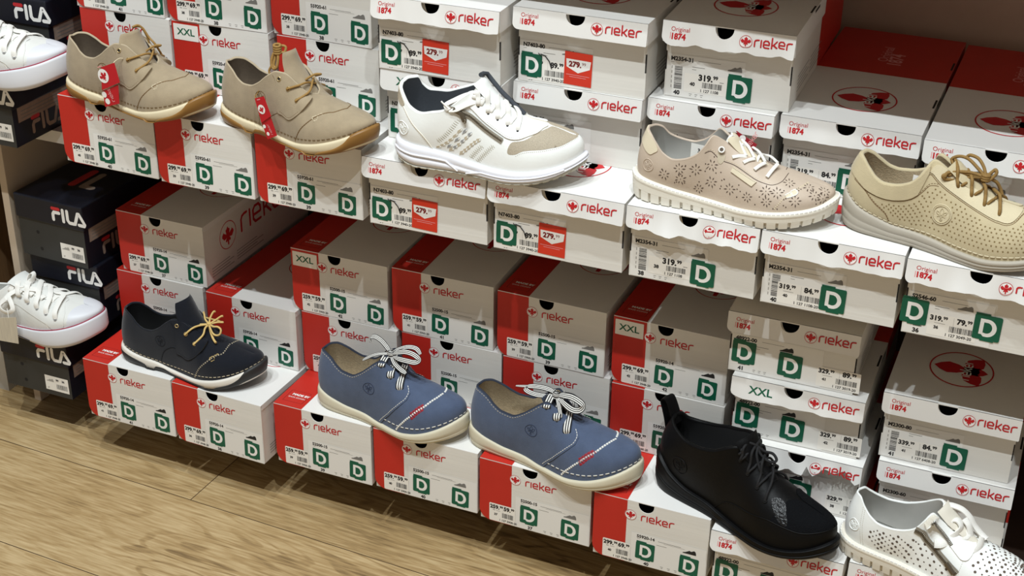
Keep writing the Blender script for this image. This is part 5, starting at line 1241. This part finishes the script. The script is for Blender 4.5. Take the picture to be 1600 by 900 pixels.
def rose():
    key = 'rose'; q = shape(key); root = shoe_root(key, 'rose beige slip-in sneaker perforated with flowers, white ridged sole')
    jagged_sole(q, root, 21, 'leather_offwhite', 'lace_white')
    ub = upper_mesh(q, 'leather_rose')
    emblem(q, ub, .125, .34, .0085, 'leather_rose', .0006)
    fl = [(.205,.375),(.281,.374),(.275,.70),(.341,.594),(.410,.501),(.412,.245),(.358,.147),(.496,.215),(.577,.175),(.663,.165),(.703,.369),(.655,.352),(.747,.66),(.783,.236),(.868,.391),(.843,.662),(.93,.52),(.91,.22)]
    def petal(c, s, ang, r0, r1, wd):
        pts = []
        for u, v in ((r0, 0), ((r0+r1)/2, wd), (r1, 0), ((r0+r1)/2, -wd)):
            pts.append(surf_pt(q, c, s, u*math.cos(ang)-v*math.sin(ang), u*math.sin(ang)+v*math.cos(ang), .0003))
        k = len(ub.v); n = q.at(c, s)[1]
        ub.add(pts, [(0, 1, 2, 3) if np.dot(np.cross(pts[1]-pts[0], pts[2]-pts[1]), n) > 0 else (3, 2, 1, 0)], 'perf_dark')
    rnd = random.Random(2)
    for c, s in fl:
        R = .0085 if s > .2 else .0075; off = rnd.uniform(0, .4)
        for j in range(8): petal(c, s, off+j*math.pi/4, R*.42, R*(1.05 if j % 2 == 0 else .9), .0008)
        holes(q, ub, [(c, s, .0007)], .0007, 'perf_dark', .0003)
    dots = [(c+rnd.uniform(-.05, .05), s+rnd.uniform(-.16, .16)) for c, s in fl for _ in range(5)]
    dots = [(c, s) for c, s in dots if .05 < s < .8 and all((c-a)**2*.11+((s-b)*.075)**2 > .0095**2 for a, b in fl) and .16 < c < .95 and not (.47 < c < .63 and s > .36)]
    holes(q, ub, dots, .0009, 'perf_dark', .0003)
    st = [(.372,.83),(.41,.70),(.445,.62),(.506,.62),(.570,.56),(.633,.495),(.680,.51),(.716,.66),(.735,.95)]
    for A in (st, mir(st)): groove(q, ub, A, .0006, 'perf_dark', -.0002); seam(q, ub, [(c, s+.035) for c, s in A[:-2]], 'stitch_beige', .0022, .0012, .0006, .0004)
    A = [(.700,.05),(.72,.18),(.737,.312),(.765,.45),(.789,.56),(.82,.72),(.847,.88)]; seam(q, ub, A, 'stitch_beige', .0016, .0012, .002, .0005)
    ub.build('upper', root)
    bar = [(.501,.585),(.610,.480),(.592,.372),(.494,.490)]
    mb = MB(); panel(q, mb, bar, .0020, 'leather_pale', .005, 0); seam(q, mb, [(.502,.567),(.604,.467)], 'perf_dark', .001, .001, .0006, .0003, .002); mb.build('side_patch', root)
    mb = MB()
    for sq in ([(.736,.342),(.757,.445),(.774,.345),(.745,.298)], [(.757,.445),(.777,.547),(.794,.435),(.774,.345)]):
        Pq = [q.at(c, s, .0006) for c, s in sq+sq[:1]]; dashes(mb, [p[0] for p in Pq], [p[1] for p in Pq], .005, .0002, .0014, .0008, 'lace_white')
        panel(q, mb, sq, .0004, 'leather_pale', .004, 0)
    mb.build('toe_patch', root)
    tab = [(.002,.985),(.05,.99),(.10,.99),(.145,.975),(.160,.90),(.145,.74),(.128,.612),(.105,.60),(.075,.66),(.035,.69),(.002,.70)]
    mb = MB(); panel(q, mb, tab, .0012, 'leather_pale', .006, 3); panel(q, mb, mir(tab), .0012, 'leather_pale', .006, 3); mb.build('heel_tab', root)
    def ey(mb):
        eyelet(q, mb, .442, .80, .0035, 'lace_white', 'perf_grey', off=.003, tr=.0012)
        panel(q, mb, [(.430,.76),(.446,.72),(.462,.74),(.458,.62),(.444,.55),(.431,.60)], .0006, 'weave_sand', .005, 2)
    mesh_part('toggle', root, ey)
    lining(q, root, 'lining_silver', 'lining_silver', 'leather_rose', edge_h=.0008)
    mb, _ = tongue(root, 'tongue', [(.182,.070),(.162,.081),(.145,.092),(.130,.106)], [.010,.022,.030,.032], .005, 'leather_pale', .2); mb.build('tongue', root)
    lt = MB(); ny = [(.517,.80),(.564,.83),(.602,.76),(.650,.62)]
    ends = [(V3(.1383,-.0225,.0835), V3(.1545,-.012,.0835)), (V3(.1538,-.0225,.0785), V3(.1655,-.010,.0815)), (V3(.1699,-.0245,.0722), V3(.1800,-.008,.0775)), (V3(.1878,-.0265,.0655), V3(.1955,-.002,.0765))]
    far = [V3(.127, .010, .1035), V3(.141, .011, .0965), V3(.157, .011, .0885), V3(.172, .010, .0805)]
    for (a, b), f in zip(ends, far):
        ribbon(lt, [a, a*.5+b*.5+V3(0, 0, .001), b], .0046, .0030, [V3(.2, -.6, .75)]*3, ['lace_white']*3, 6)
        n = V3(.3, 0, .95)
        m_ = (b+f)/2+V3(0, 0, .004)
        ribbon(lt, [b+V3(.0, 0, .001), m_, f], .0046, .0028, [n]*3, ['lace_white']*3, 6)
    for a, b in ((V3(.1268,-.0125,.098), V3(.1345,.004,.1015)), (V3(.1413,-.006,.090), V3(.1505,.004,.0885)), (V3(.1677,-.008,.0745), V3(.1748,.008,.0815))):
        m_ = (a+b)/2+V3(-.001, 0, .006); ribbon(lt, [a, m_, b], .0044, .0028, [V3(-.3, -.3, .9)]*3, ['lace_white']*3, 6)
    lt.build('laces', root)
    def pl(mb):
        z = float(q.zt(.3))
        for x0, y0, x1 in ((.068, .024, .118),):
            P = [(x0, y0, z+.022), (x1, y0+.001, z+.018), (x1, y0+.003, z+.046), (x0, y0+.002, z+.050)]; mb.add(P, [(0, 1, 2, 3)], 'label_paper')
            pr = Pr(mb, P[0], (1, 0, 0), (0, .05, 1)); pr.bars(.012, .004, .03, .013, 'print_black', 1, 3); pr.text('36', .01, .016, .008, 'print_black', 1, bold=.02); pr.text('84', .032, .008, .007, 'print_black', 1)
    mesh_part('price_label', root, pl)
rose()

def olive():
    key = 'olive'; q = shape(key); root = shoe_root(key, 'olive beige perforated lace-up shoe with brown laces, right end of the upper shelf')
    sole_band(q, root, 'sole', q.zb, q.zt, [(0, -.004), (.05, .0003), (.25, .0022), (.28, .0014), (.32, .0022), (.55, .0026), (.58, .0018), (.62, .0026), (.88, .0024), (.96, .0014), (1, .0004)], 'sole_grey')
    ub = upper_mesh(q, 'nubuck_olive')
    reg = [(.222,.45),(.26,.50),(.30,.53),(.37,.53),(.455,.63),(.50,.60),(.56,.55),(.62,.50),(.69,.44),(.735,.44),(.775,.52),(.80,.70),(.82,.90),(.90,.92),(1.0,.86),(1.0,.06),(.70,.05),(.55,.07),(.40,.09),(.33,.12),(.30,.19),(.255,.33)]
    pts = []; r_ = 0; s = .05
    while s < .95:
        c = .2+(.0095 if r_ % 2 else 0)
        while c < 1.0:
            if inside((c, s), reg) and ((c-.478)*SU)**2+((s-.335)*SV*.95)**2 > .0135**2: pts.append((c, s))
            c += .019
        s += .062; r_ += 1
    holes(q, ub, pts, .00115, 'perf_olive', .0002)
    hs = [(.095,.47),(.149,.49),(.178,.43),(.204,.35),(.232,.28),(.255,.195),(.272,.02)]; co = [(.149,.49),(.19,.55),(.236,.578),(.299,.605),(.367,.605),(.41,.63),(.447,.668)]
    st = [(.400,.83),(.425,.75),(.452,.70),(.517,.648),(.585,.60),(.654,.56),(.700,.52),(.735,.515),(.763,.60),(.785,.80),(.80,.98)]
    for A in (hs, co, st, mir(hs), mir(co), mir(st)):
        groove(q, ub, A, .0005, 'stitch_brown', -.0001); seam(q, ub, [(c, s+.03) for c, s in A], 'stitch_brown', .0026, .0010, .0006, .0004)
    R = lambda r: [surf_pt(q, .478, .335, r*math.cos(a), r*math.sin(a), .0007) for a in np.linspace(0, 6.283, 33)[:-1]]
    k = R(.0128); ub.add(k, [tuple(range(32))] if np.dot(np.cross(k[1]-k[0], k[2]-k[1]), q.at(.478,.335)[1]) > 0 else [tuple(range(32))[::-1]], 'nubuck_olive_light')
    tube(ub, k, .0008, 'nubuck_olive_light', 6, True); emblem(q, ub, .478, .335, .0108, 'nubuck_olive', .0010, off=.0009)
    ub.build('upper', root)
    gd = [(.405,.86),(.44,.985),(.50,.985),(.57,.985),(.65,.985),(.72,.98),(.775,.97),(.775,.80),(.757,.62),(.735,.545),(.700,.55),(.654,.59),(.585,.63),(.517,.68),(.452,.735),(.425,.79)]
    for A in (gd, mir(gd)):
        mb = MB(); panel(q, mb, A, .0014, 'nubuck_olive_light', .006, 3)
        for c, s in ((.462,.86),(.515,.83),(.569,.80),(.627,.75),(.695,.66)): holes(q, mb, [(c if A is gd else 2-c, s, .0018)], .0018, 'perf_dark', .0017)
        mb.build('lace_guard', root)
    cl = [(.004,.985)]+[(c, .988) for c in np.linspace(.05, .40, 12)]+[(.400,.85),(.37,.63),(.30,.63),(.236,.605),(.19,.58),(.149,.53),(.095,.53),(.05,.56),(.004,.57)]
    for A in (cl, mir(cl)):
        mb = MB(); panel(q, mb, A, .0016, 'nubuck_olive', .007, 0); mb.build('collar', root)
    lining(q, root, 'lining_sand', 'lining_sand', 'nubuck_olive', thick=.0045, edge_h=.0018)
    mb, _ = tongue(root, 'tongue', [(.202,.074),(.176,.088),(.154,.102),(.136,.116)], [.014,.026,.036,.038], .006, 'nubuck_olive', .22); mb.build('tongue', root)
    lt = MB(); m_ = 'lace_olive'
    ny = [(.462,.86),(.515,.83),(.569,.80),(.627,.75),(.695,.66)]; K = V3(.1775, .0, .1045)
    for i, (c, s) in enumerate(ny):
        a = q.at(c, s, .001)[0]; b = q.at(c, s, .005)[0]
        if i == 0: cord(lt, [a, b, q.at(c+.01, .97, .005)[0], V3(.158,-.005,.1085), K], .0022, m_)
        else:
            fc = ny[i-1]
            cord(lt, lace_path(q, (c, s), (2-fc[0], fc[1]), .0042)[0], .0022, m_)
            cord(lt, lace_path(q, (fc[0]+.01, fc[1]+.05), (2-c, s), .0030, -.001)[0], .0019, m_)
    cord(lt, [K, V3(.162,-.004,.1025), V3(.145,-.013,.0985), V3(.134,-.020,.0985), V3(.1305,-.022,.1035), V3(.140,-.013,.1055), V3(.160,-.004,.1055), K], .0021, m_)
    cord(lt, [K, V3(.165,.005,.112), V3(.150,.010,.1195), V3(.137,.012,.1195), V3(.1285,.011,.1130), V3(.138,.007,.1065), V3(.158,.003,.1045), K], .0022, m_)
    cord(lt, [K, V3(.172,.006,.114), V3(.162,.011,.1225), V3(.150,.014,.1235), V3(.146,.014,.119)], .0022, m_)
    cord(lt, [K, V3(.183,.004,.112), V3(.1865,.005,.1155), V3(.1885,.004,.1115), V3(.184,.001,.104), V3(.179,-.002,.100)], .0022, m_)
    cord(lt, [K, V3(.189,.006,.100), V3(.195,.010,.0905), V3(.1985,.010,.083)], .0022, m_)
    for a in range(3): tube(lt, [K+V3(.0042*math.cos(t), .0035*math.sin(t), -.003+.003*a) for t in np.linspace(0, 6.28, 14)[:-1]], .0022, m_, 8, True)
    lt.build('laces', root)
    welt_stitch(q, root, 'nubuck_olive_light', .035, .0062, .0012, .0018, .0011)
    def pl(mb):
        z = float(q.zt(.3)); P = [(.078, .0245, z+.030), (.125, .0245, z+.030), (.125, .027, z+.052), (.078, .027, z+.052)]; mb.add(P, [(0, 1, 2, 3)], 'label_paper')
        pr = Pr(mb, P[0], (1, 0, 0), (0, .1, 1)); pr.text('39', .008, .008, .008, 'print_black', 1, bold=.02); pr.text('319', .028, .012, .007, 'print_black', 1, bold=.02)
    mesh_part('price_label', root, pl)
olive()

def boot():
    key = 'boot'; q = shape(key); root = shoe_root(key, 'black leather ankle boot with a pull tab at the heel')
    zm = lambda t: q.zb(t)+.45*(q.zt(t)-q.zb(t))
    sole_band(q, root, 'outsole', q.zb, zm, [(0, -.004), (.12, .0005), (.5, .0024), (.9, .0030), (1, .0026)], 'sole_jet')
    sole_band(q, root, 'midsole', zm, q.zt, [(0, .0014), (.15, .0024), (.5, .0028), (.8, .0022), (.92, .0030), (1, .0010)], 'leather_black', bottom=False)
    ub = upper_mesh(q, 'leather_black')
    emblem(q, ub, .205, .385, .0135, 'leather_black', .0008)
    ap = [(.405,.01),(.44,.11),(.476,.165),(.53,.19),(.588,.208),(.645,.25),(.702,.296),(.772,.301),(.838,.28),(.916,.32),(1.0,.40)]
    for A in (ap, mir(ap)): groove(q, ub, A, .0011, 'leather_black')
    ub.build('upper', root)
    vp = [(.70,.315),(.772,.32),(.838,.30),(.916,.345),(.995,.42)]+[(1.0, s) for s in (.55, .7, .85, .98)]+[(.93,.985),(.86,.985),(.80,.98),(.76,.93),(.735,.80),(.725,.65),(.715,.5)]
    for A in (vp, mir(vp)):
        mb = MB(); panel(q, mb, A, .0010, 'nubuck_black', .007, 0)
        if A is vp: panel(q, mb, [(.675,.62),(.70,.72),(.735,.70),(.755,.55),(.775,.40),(.768,.33),(.74,.35),(.715,.42),(.695,.50)], .0016, 'crackle_black', .005, 2)
        mb.build('vamp', root)
    lining(q, root, 'lining_black', 'lining_black', 'leather_black', thick=.005, edge_h=.0024)
    mb, _ = tongue(root, 'tongue', [(.203,.092),(.180,.111),(.164,.130),(.152,.147)], [.016,.032,.046,.050], .007, 'leather_black', .3); mb.build('tongue', root)
    def tab(mb):
        a, b = V3(.018, 0, .112), V3(.024, 0, .124)
        ribbon(mb, [V3(.012,0,.090), V3(.010,0,.106), V3(.004,0,.126), V3(-.001,0,.141), V3(.006,0,.1465), V3(.012,0,.140), V3(.019,0,.126), V3(.026,0,.110)], .021, .003, [V3(-1,0,.3), V3(-1,0,.2), V3(-1,0,-.2), V3(-.7,0,.6), V3(.1,0,1), V3(.9,0,.4), V3(1,0,.3), V3(1,0,.3)], ['leather_black']*4, 6)
    mesh_part('pull_tab', root, tab)
    lt = MB(); m_ = 'lace_black'; ny = [(.472,.80),(.534,.71),(.600,.64),(.654,.52)]
    for i, (c, s) in enumerate(ny):
        fc = ny[i-1] if i else (.45, .90)
        cord(lt, lace_path(q, (c, s), (2-fc[0], fc[1]), .0040, .002)[0], .0020, m_)
        cord(lt, lace_path(q, (fc[0], fc[1]), (2-c, s), .0030, .0)[0], .0019, m_)
        eyelet(q, lt, c, s, .0024, 'sole_jet', off=.0006, tr=.0009)
    K = V3(.168, .0, .134)
    cord(lt, [K, V3(.177,.004,.1285), V3(.187,.010,.1265), V3(.1955,.008,.1215), V3(.194,.003,.1185), V3(.185,.0,.119), V3(.174,-.002,.126), K], .0021, m_)
    cord(lt, [K, V3(.172,-.008,.126), V3(.180,-.012,.113), V3(.188,-.014,.104)], .0021, m_)
    cord(lt, [K, V3(.161,-.006,.139), V3(.154,-.010,.1395), V3(.156,-.013,.131), V3(.164,-.006,.130), K], .0021, m_)
    lt.build('laces', root)
boot()

def perfo():
    key = 'perfo'; q = shape(key); root = shoe_root(key, 'white leather sneaker with punched holes and loose laces, bottom right corner')
    jagged_sole(q, root, 21, 'leather_offwhite', 'lace_white')
    ub = upper_mesh(q, 'leather_white')
    emblem(q, ub, .124, .39, .0088, 'leather_white', .0007)
    reg = [(.190,.60),(.205,.72),(.235,.80),(.30,.84),(.36,.76),(.40,.62),(.46,.42),(.54,.33),(.60,.22),(.60,.07),(.45,.06),(.26,.09),(.225,.28)]
    vreg = [(.675,.50),(.70,.75),(.73,.96),(1.0,.96),(1.0,.30),(.86,.24),(.74,.30)]
    pts = []; s = .07; r_ = 0
    while s < .98:
        c = .18+(.0155 if r_ % 2 else 0); k = 0
        while c < 1.0:
            for rg in (reg, vreg):
                if inside((c, s), rg): pts.append((c, s, .0020 if (k+r_) % 2 else .0012))
            c += .031; k += 1
        s += .088; r_ += 1
    holes(q, ub, pts, .0017, 'perf_grey', .0002); holes(q, ub, [(2-c, s, r) for c, s, r in pts if c > .66], .0017, 'perf_grey', .0002)
    for A in ([(.141,.97),(.148,.75),(.154,.54),(.165,.30),(.174,.05)],):
        seam(q, ub, A, 'tread_grey', .0016, .0012, .0006, .0004); seam(q, ub, [(c+.012, s) for c, s in A], 'tread_grey', .0016, .0012, .0006, .0004)
    seam(q, ub, [(.66,.95),(.655,.7),(.645,.45),(.64,.2)], 'tread_grey', .0016, .0012, .0006, .0004)
    ub.build('upper', root)
    lining(q, root, 'lining_silver', 'lining_silver', 'leather_white', edge_h=.0010)
    zp = [(.385,.965),(.415,.72),(.450,.53),(.514,.436),(.571,.36),(.634,.27)]
    def zipper(mb):
        R = [q.at(c, s, .0010) for c, s in catmull(zp, 10)]
        ribbon(mb, [r[0] for r in R[::5]], .0105, .001, [r[1] for r in R[::5]], ['zip_tape']*2, 6)
        R2 = [q.at(c, s, .0020) for c, s in catmull(zp, 10)]
        dashes(mb, [r[0] for r in R2], [r[1] for r in R2], .0012, .0008, .0048, .001, 'zip_metal')
        p, n = q.at(.58, .36, .004); p2, n2 = q.at(.625, .26, .004); ribbon(mb, [p, (p+p2)/2, p2], .007, .002, [n, n, n2], ['zip_metal']*2, 5)
    mesh_part('zip', root, zipper, 'metal zip')
    gp = [(.418,.90),(.455,.85),(.495,.79),(.533,.735),(.575,.645),(.612,.57),(.640,.52),(.665,.56),(.675,.75),(.665,.96),(.62,.985),(.56,.985),(.50,.985),(.455,.985),(.43,.96)]
    peel = lambda c, s: .0022+.013*max(0., min(1., (.56-c)/.12))**1.3*max(0., 1-((s-.86)/.28)**2)
    fl = MB(); panel(q, fl, gp, peel, 'leather_white', .005, 3, 'leather_offwhite')
    R2 = [q.at(c, s, peel(c, s)+.0004) for c, s in catmull([(.428,.93),(.462,.88),(.50,.82),(.536,.765),(.575,.68)], 8)]
    dashes(fl, [r[0] for r in R2], [r[1] for r in R2], .0012, .0008, .0050, .001, 'zip_metal')
    fl.build('eyelet_flap', root)
    fl = MB(); panel(q, fl, mir(gp), .0020, 'leather_white', .005, 3, 'leather_offwhite'); fl.build('eyelet_flap', root)
    mb, _ = tongue(root, 'tongue', [(.190,.084),(.170,.098),(.152,.111),(.136,.125)], [.012,.024,.034,.036], .005, 'leather_offwhite', .2); mb.build('tongue', root)
    lt = MB()
    def rb(pts, ups, wd=.0105): ribbon(lt, pts, wd, .0042, ups, ['lace_white']*4, 10)
    rb([V3(.142,-.0335,.082), V3(.150,-.028,.0825), V3(.158,-.020,.0895), V3(.164,-.012,.0985), V3(.1655,-.007,.106), V3(.159,-.004,.1115), V3(.1525,-.006,.110), V3(.1515,-.010,.104), V3(.156,-.013,.099)], [V3(.2,-.8,.6), V3(.3,-.6,.8), V3(.6,-.5,.6), V3(.9,-.2,.3), V3(.9,0,.4), V3(.2,0,1), V3(-.8,-.2,.4), V3(-.8,-.4,.2), V3(0,-.6,.7)])
    rb([V3(.132,.010,.118), V3(.143,.010,.1215), V3(.157,.011,.1205), V3(.169,.012,.1125), V3(.178,.012,.1015), V3(.188,.012,.0935), V3(.197,.011,.090)], [V3(-.2,-.2,1), V3(0,-.2,1), V3(.4,-.2,.9), V3(.6,-.2,.8), V3(.6,-.2,.8), V3(.5,-.2,.8), V3(.4,0,.9)], .009)
    rb([V3(.164,.004,.112), V3(.172,.002,.107), V3(.1765,.0,.098), V3(.179,-.004,.090), V3(.183,-.012,.0825), V3(.185,-.019,.0755), V3(.188,-.021,.0745), V3(.192,-.015,.080), V3(.194,-.006,.088), V3(.1925,.002,.096)], [V3(.5,-.3,.8), V3(.7,-.4,.6), V3(.8,-.4,.5), V3(.7,-.5,.5), V3(.5,-.6,.6), V3(.4,-.7,.6), V3(.7,-.6,.4), V3(.8,-.4,.4), V3(.8,-.4,.4), V3(.8,-.3,.5)], .009)
    rb([V3(.158,-.010,.090), V3(.168,-.010,.0925), V3(.174,-.006,.0945), V3(.169,.0,.099), V3(.160,.002,.0985)], [V3(.2,-.5,.85)]*3+[V3(0,.1,1)]*2, .010)
    lt.build('laces', root)
    def pl(mb):
        z = float(q.zt(.4)); P = [V3(.088,.004,z+.0075), V3(.120,.006,z+.0085), V3(.116,.022,z+.016), V3(.084,.020,z+.015)]; mb.add(P, [(0, 1, 2, 3)], 'label_paper')
        u = P[1]-P[0]; v = P[3]-P[0]; pr = Pr(mb, P[0], u/np.linalg.norm(u), v/np.linalg.norm(v)); pr.bars(.004, .004, .018, .010, 'print_black', 1, 3); pr.text('84', .020, .009, .007, 'print_black', 1, bold=.02)
    mesh_part('price_label', root, pl)
perfo()

def canvas(key, label, bow):
    q = shape(key); root = shoe_root(key, label)
    sole_band(q, root, 'sole', q.zb, q.zt, [(0, -.003), (.05, .0015), (.20, .0046), (.26, .0052), (.5, .0050), (.9, .0048), (.97, .0040), (1, .0024)], 'rubber_white', ledge=.008)
    def ln(mb):
        o, nr, n = q.out, q.nrm, q.NC
        tube(mb, [(o[i, 0]+nr[i, 0]*.0014, o[i, 1]+nr[i, 1]*.0014, float(q.zt(q.t[i]))+.0004) for i in range(n)], .0012, 'stripe_red', 6, True)
        ii = [i for i in range(n) if q.t[i] < .56]; ii = [i for i in ii if i > q.tip]+[i for i in ii if i <= q.tip]
        tube(mb, [(o[i, 0]+nr[i, 0]*.0048, o[i, 1]+nr[i, 1]*.0048, float(q.zb(q.t[i]))+.0062) for i in ii], .0010, 'stripe_navy', 6)
    mesh_part('sole_stripe', root, ln)
    ub = upper_mesh(q, 'canvas_white')
    for A in ([(.40,.58),(.44,.51),(.481,.434),(.53,.36),(.581,.278),(.62,.21),(.653,.16),(.674,.02)],):
        groove(q, ub, A, .0006, 'leather_offwhite')
    ub.build('upper', root)
    cap = [(.792,.005),(.793,.12),(.795,.22),(.797,.40),(.801,.554),(.810,.68),(.830,.80),(.86,.92),(.885,.985),(.95,.99),(1.0,.99)]+[(1.0, s) for s in (.8, .6, .4, .2, .005)]+[(c, .005) for c in (.95, .9, .85)]
    for A in (cap, mir(cap)):
        mb = MB(); panel(q, mb, A, .0014, 'rubber_white', .007, 0); mb.build('toe_cap', root)
    st = [(.32,.97),(.37,.985),(.45,.985),(.53,.985),(.60,.985),(.66,.98),(.72,.93),(.765,.60),(.775,.42),(.775,.20),(.77,.01),(.70,.01),(.665,.12),(.60,.23),(.52,.34),(.44,.48),(.36,.56),(.31,.62),(.30,.80)]
    ey = [(.353,.66),(.399,.854),(.46,.70),(.521,.60),(.592,.51),(.660,.40),(.726,.275)]
    for A in (st, mir(st)):
        mb = MB(); panel(q, mb, A, .0010, 'canvas_white', .006, 3)
        for c, s in ey[1:]: eyelet(q, mb, c if A is st else 2-c, s, .0026, 'weave_grey', off=.0012, tr=.0008)
        mb.build('eyelet_stay', root)
    lining(q, root, 'canvas_white', 'canvas_white', 'canvas_white', edge_h=.0008)
    mb, _ = tongue(root, 'tongue', [(.200,.073),(.170,.0825),(.135,.091),(.098,.105)], [.022,.036,.044,.050], .0035, 'canvas_white', .18); mb.build('tongue', root)
    lt = MB(); E_ = ey[2:]
    for i, (c, s) in enumerate(E_):
        for near, far, lf in (((c, s), (2-c+.07, .86), .0068), ((c-.07, .80), (2-c, s), .0046)):
            P, N_ = lace_path(q, near, far, lf, .001 if near[0] == c else -.0006)
            ribbon(lt, P, .0088, .0026, N_, ['lace_white']*3, 7)
    if bow:
        K = V3(.118, -.016, .091)
        def rb(p, u, wd=.009): ribbon(lt, p, wd, .0022, u, ['lace_white']*3, 9)
        rb([K, V3(.128,-.006,.097), V3(.133,.003,.107), V3(.128,.006,.1125), V3(.1235,.003,.107), V3(.122,-.006,.097)], [V3(.8,-.4,.4)]*2+[V3(1,0,0), V3(0,0,1), V3(-1,0,0), V3(-.8,-.4,.3)])
        rb([K, V3(.132,-.020,.084), V3(.145,-.016,.0845), V3(.152,-.010,.0885), V3(.148,-.014,.0925), V3(.135,-.016,.0925)], [V3(.1,-.6,.8)]*3+[V3(.9,-.3,.3)]+[V3(.1,-.4,.9)]*2, .010)
        rb([K, V3(.104,-.030,.083), V3(.098,-.040,.075), V3(.090,-.044,.066)], [V3(0,-.7,.7)]*4)
        rb([V3(.104,-.036,.079), V3(.115,-.044,.073), V3(.119,-.048,.063), V3(.108,-.050,.056), V3(.095,-.050,.060), V3(.092,-.046,.068), V3(.100,-.040,.077)], [V3(.3,-.8,.5), V3(.5,-.9,.1), V3(.3,-1,-.2), V3(0,-1,-.3), V3(-.3,-1,0), V3(-.4,-.9,.2), V3(0,-.9,.4)], .008)
        for a in range(3): tube(lt, [K+V3(.005*math.cos(t), .004*math.sin(t), -.003+.003*a) for t in np.linspace(0, 6.28, 12)[:-1]], .0022, 'lace_white', 8, True)
        mb2 = lt
    lt.build('laces', root)
    return q, root
canvas('canvas_lo', 'white canvas sneaker with a paper tag, on the lower navy box', True)
canvas('canvas_up', 'white canvas sneaker cut off at the left edge of the upper shelf', True)

# ---------------------------------------------------------------- hang tags
def hang_tag(key, label, pieces, string, mats_, prints=None, th=.0007):
    root = shoe_root(key, label); root.name = 'hang_tag'; tag(root, label, 'tag')
    for nm, quad, m_, fn in pieces:
        P = [V3(*p) for p in quad]; n = np.cross(P[1]-P[0], P[3]-P[0]); n /= np.linalg.norm(n)
        if n[1] > 0: n = -n
        mb = MB(); mb.add(P+[p-n*th for p in P], [(0,1,2,3) if np.dot(np.cross(P[1]-P[0], P[2]-P[1]), n) > 0 else (3,2,1,0), (4,5,6,7) if np.dot(np.cross(P[1]-P[0], P[2]-P[1]), n) < 0 else (7,6,5,4)]+[(i, 4+i, 4+(i+1) % 4, (i+1) % 4) for i in range(4)], m_)
        U = P[1]-P[0]; U /= np.linalg.norm(U); W_ = np.cross(n, U)
        if fn: fn(Pr(mb, P[3], U, W_, base=.0004), np.linalg.norm(P[1]-P[0]), np.linalg.norm(P[3]-P[0]))
        mb.build(nm, root)
    mb = MB(); cord(mb, [V3(*p) for p in string], .0007, mats_); mb.build('string', root)
    return root
def tagU(pr, w_, h_):
    pr.disc(w_*.5, h_*.52, w_*.36, 'print_white', 0); pr.leaf(w_*.5, h_*.50, w_*.26, 'tag_red', 1, 15); pr.rect(w_*.35, h_*.9, w_*.7, h_*.94, 'print_pink', 0)
def tagD(pr, w_, h_):
    pr.disc(w_*.28, h_*.68, w_*.13, 'print_white', 0); pr.disc(w_*.30, h_*.25, w_*.13, 'print_white', 0)
    pr.word(RIEKER, w_*.72, h_*.12, w_*.14, .2, 'print_pink', 0, rot=90)
hang_tag('beige_l', 'red hang tag on the leftmost beige suede shoe', [('tag_leaf', [(.1140,-.0490,.0734),(.1423,-.0490,.0859),(.1500,-.0500,.0560),(.1110,-.0500,.0362)], 'tag_red', tagU), ('tag_leaf', [(.1104,-.0478,.0345),(.1440,-.0478,.0505),(.1420,-.0480,.0196),(.1114,-.0480,.0082)], 'tag_red', tagD)], [(.1395,-.0485,.0835),(.1400,-.044,.0865),(.141,-.036,.0885),(.1435,-.031,.0875)], 'stitch_beige')
hang_tag('beige_r', 'red hang tag on the right-hand beige suede shoe', [('tag_leaf', [(.1057,-.0490,.0670),(.1241,-.0490,.0742),(.1363,-.0495,.0465),(.1164,-.0495,.0314)], 'tag_red', tagU), ('tag_leaf', [(.1143,-.0476,.0326),(.1334,-.0476,.0442),(.1439,-.0478,.0170),(.1249,-.0478,.0067)], 'tag_red', tagD)], [(.1075,-.0485,.0665),(.102,-.044,.0680),(.098,-.036,.068),(.1005,-.0335,.0735)], 'lace_tan')
hang_tag('rose', 'red hang tag sticking up behind the rose perforated sneaker', [('tag_leaf', [(.1281,.0300,.1002),(.1580,.0300,.0853),(.1515,.0285,.0731),(.1253,.0285,.0877)], 'knit_red', tagD)], [(.129,.029,.098),(.127,.022,.101),(.126,.014,.104)], 'lace_white')
hang_tag('canvas_lo', 'beige paper hang tag in front of the lower white canvas sneaker', [('tag_leaf', [(.0904,-.0535,.0439),(.1283,-.0535,.0528),(.1248,-.0535,-.0012),(.0818,-.0535,-.0034)], 'tag_paper', None)], [(.112,-.0530,.0475),(.111,-.052,.056),(.108,-.049,.064)], 'lace_white')
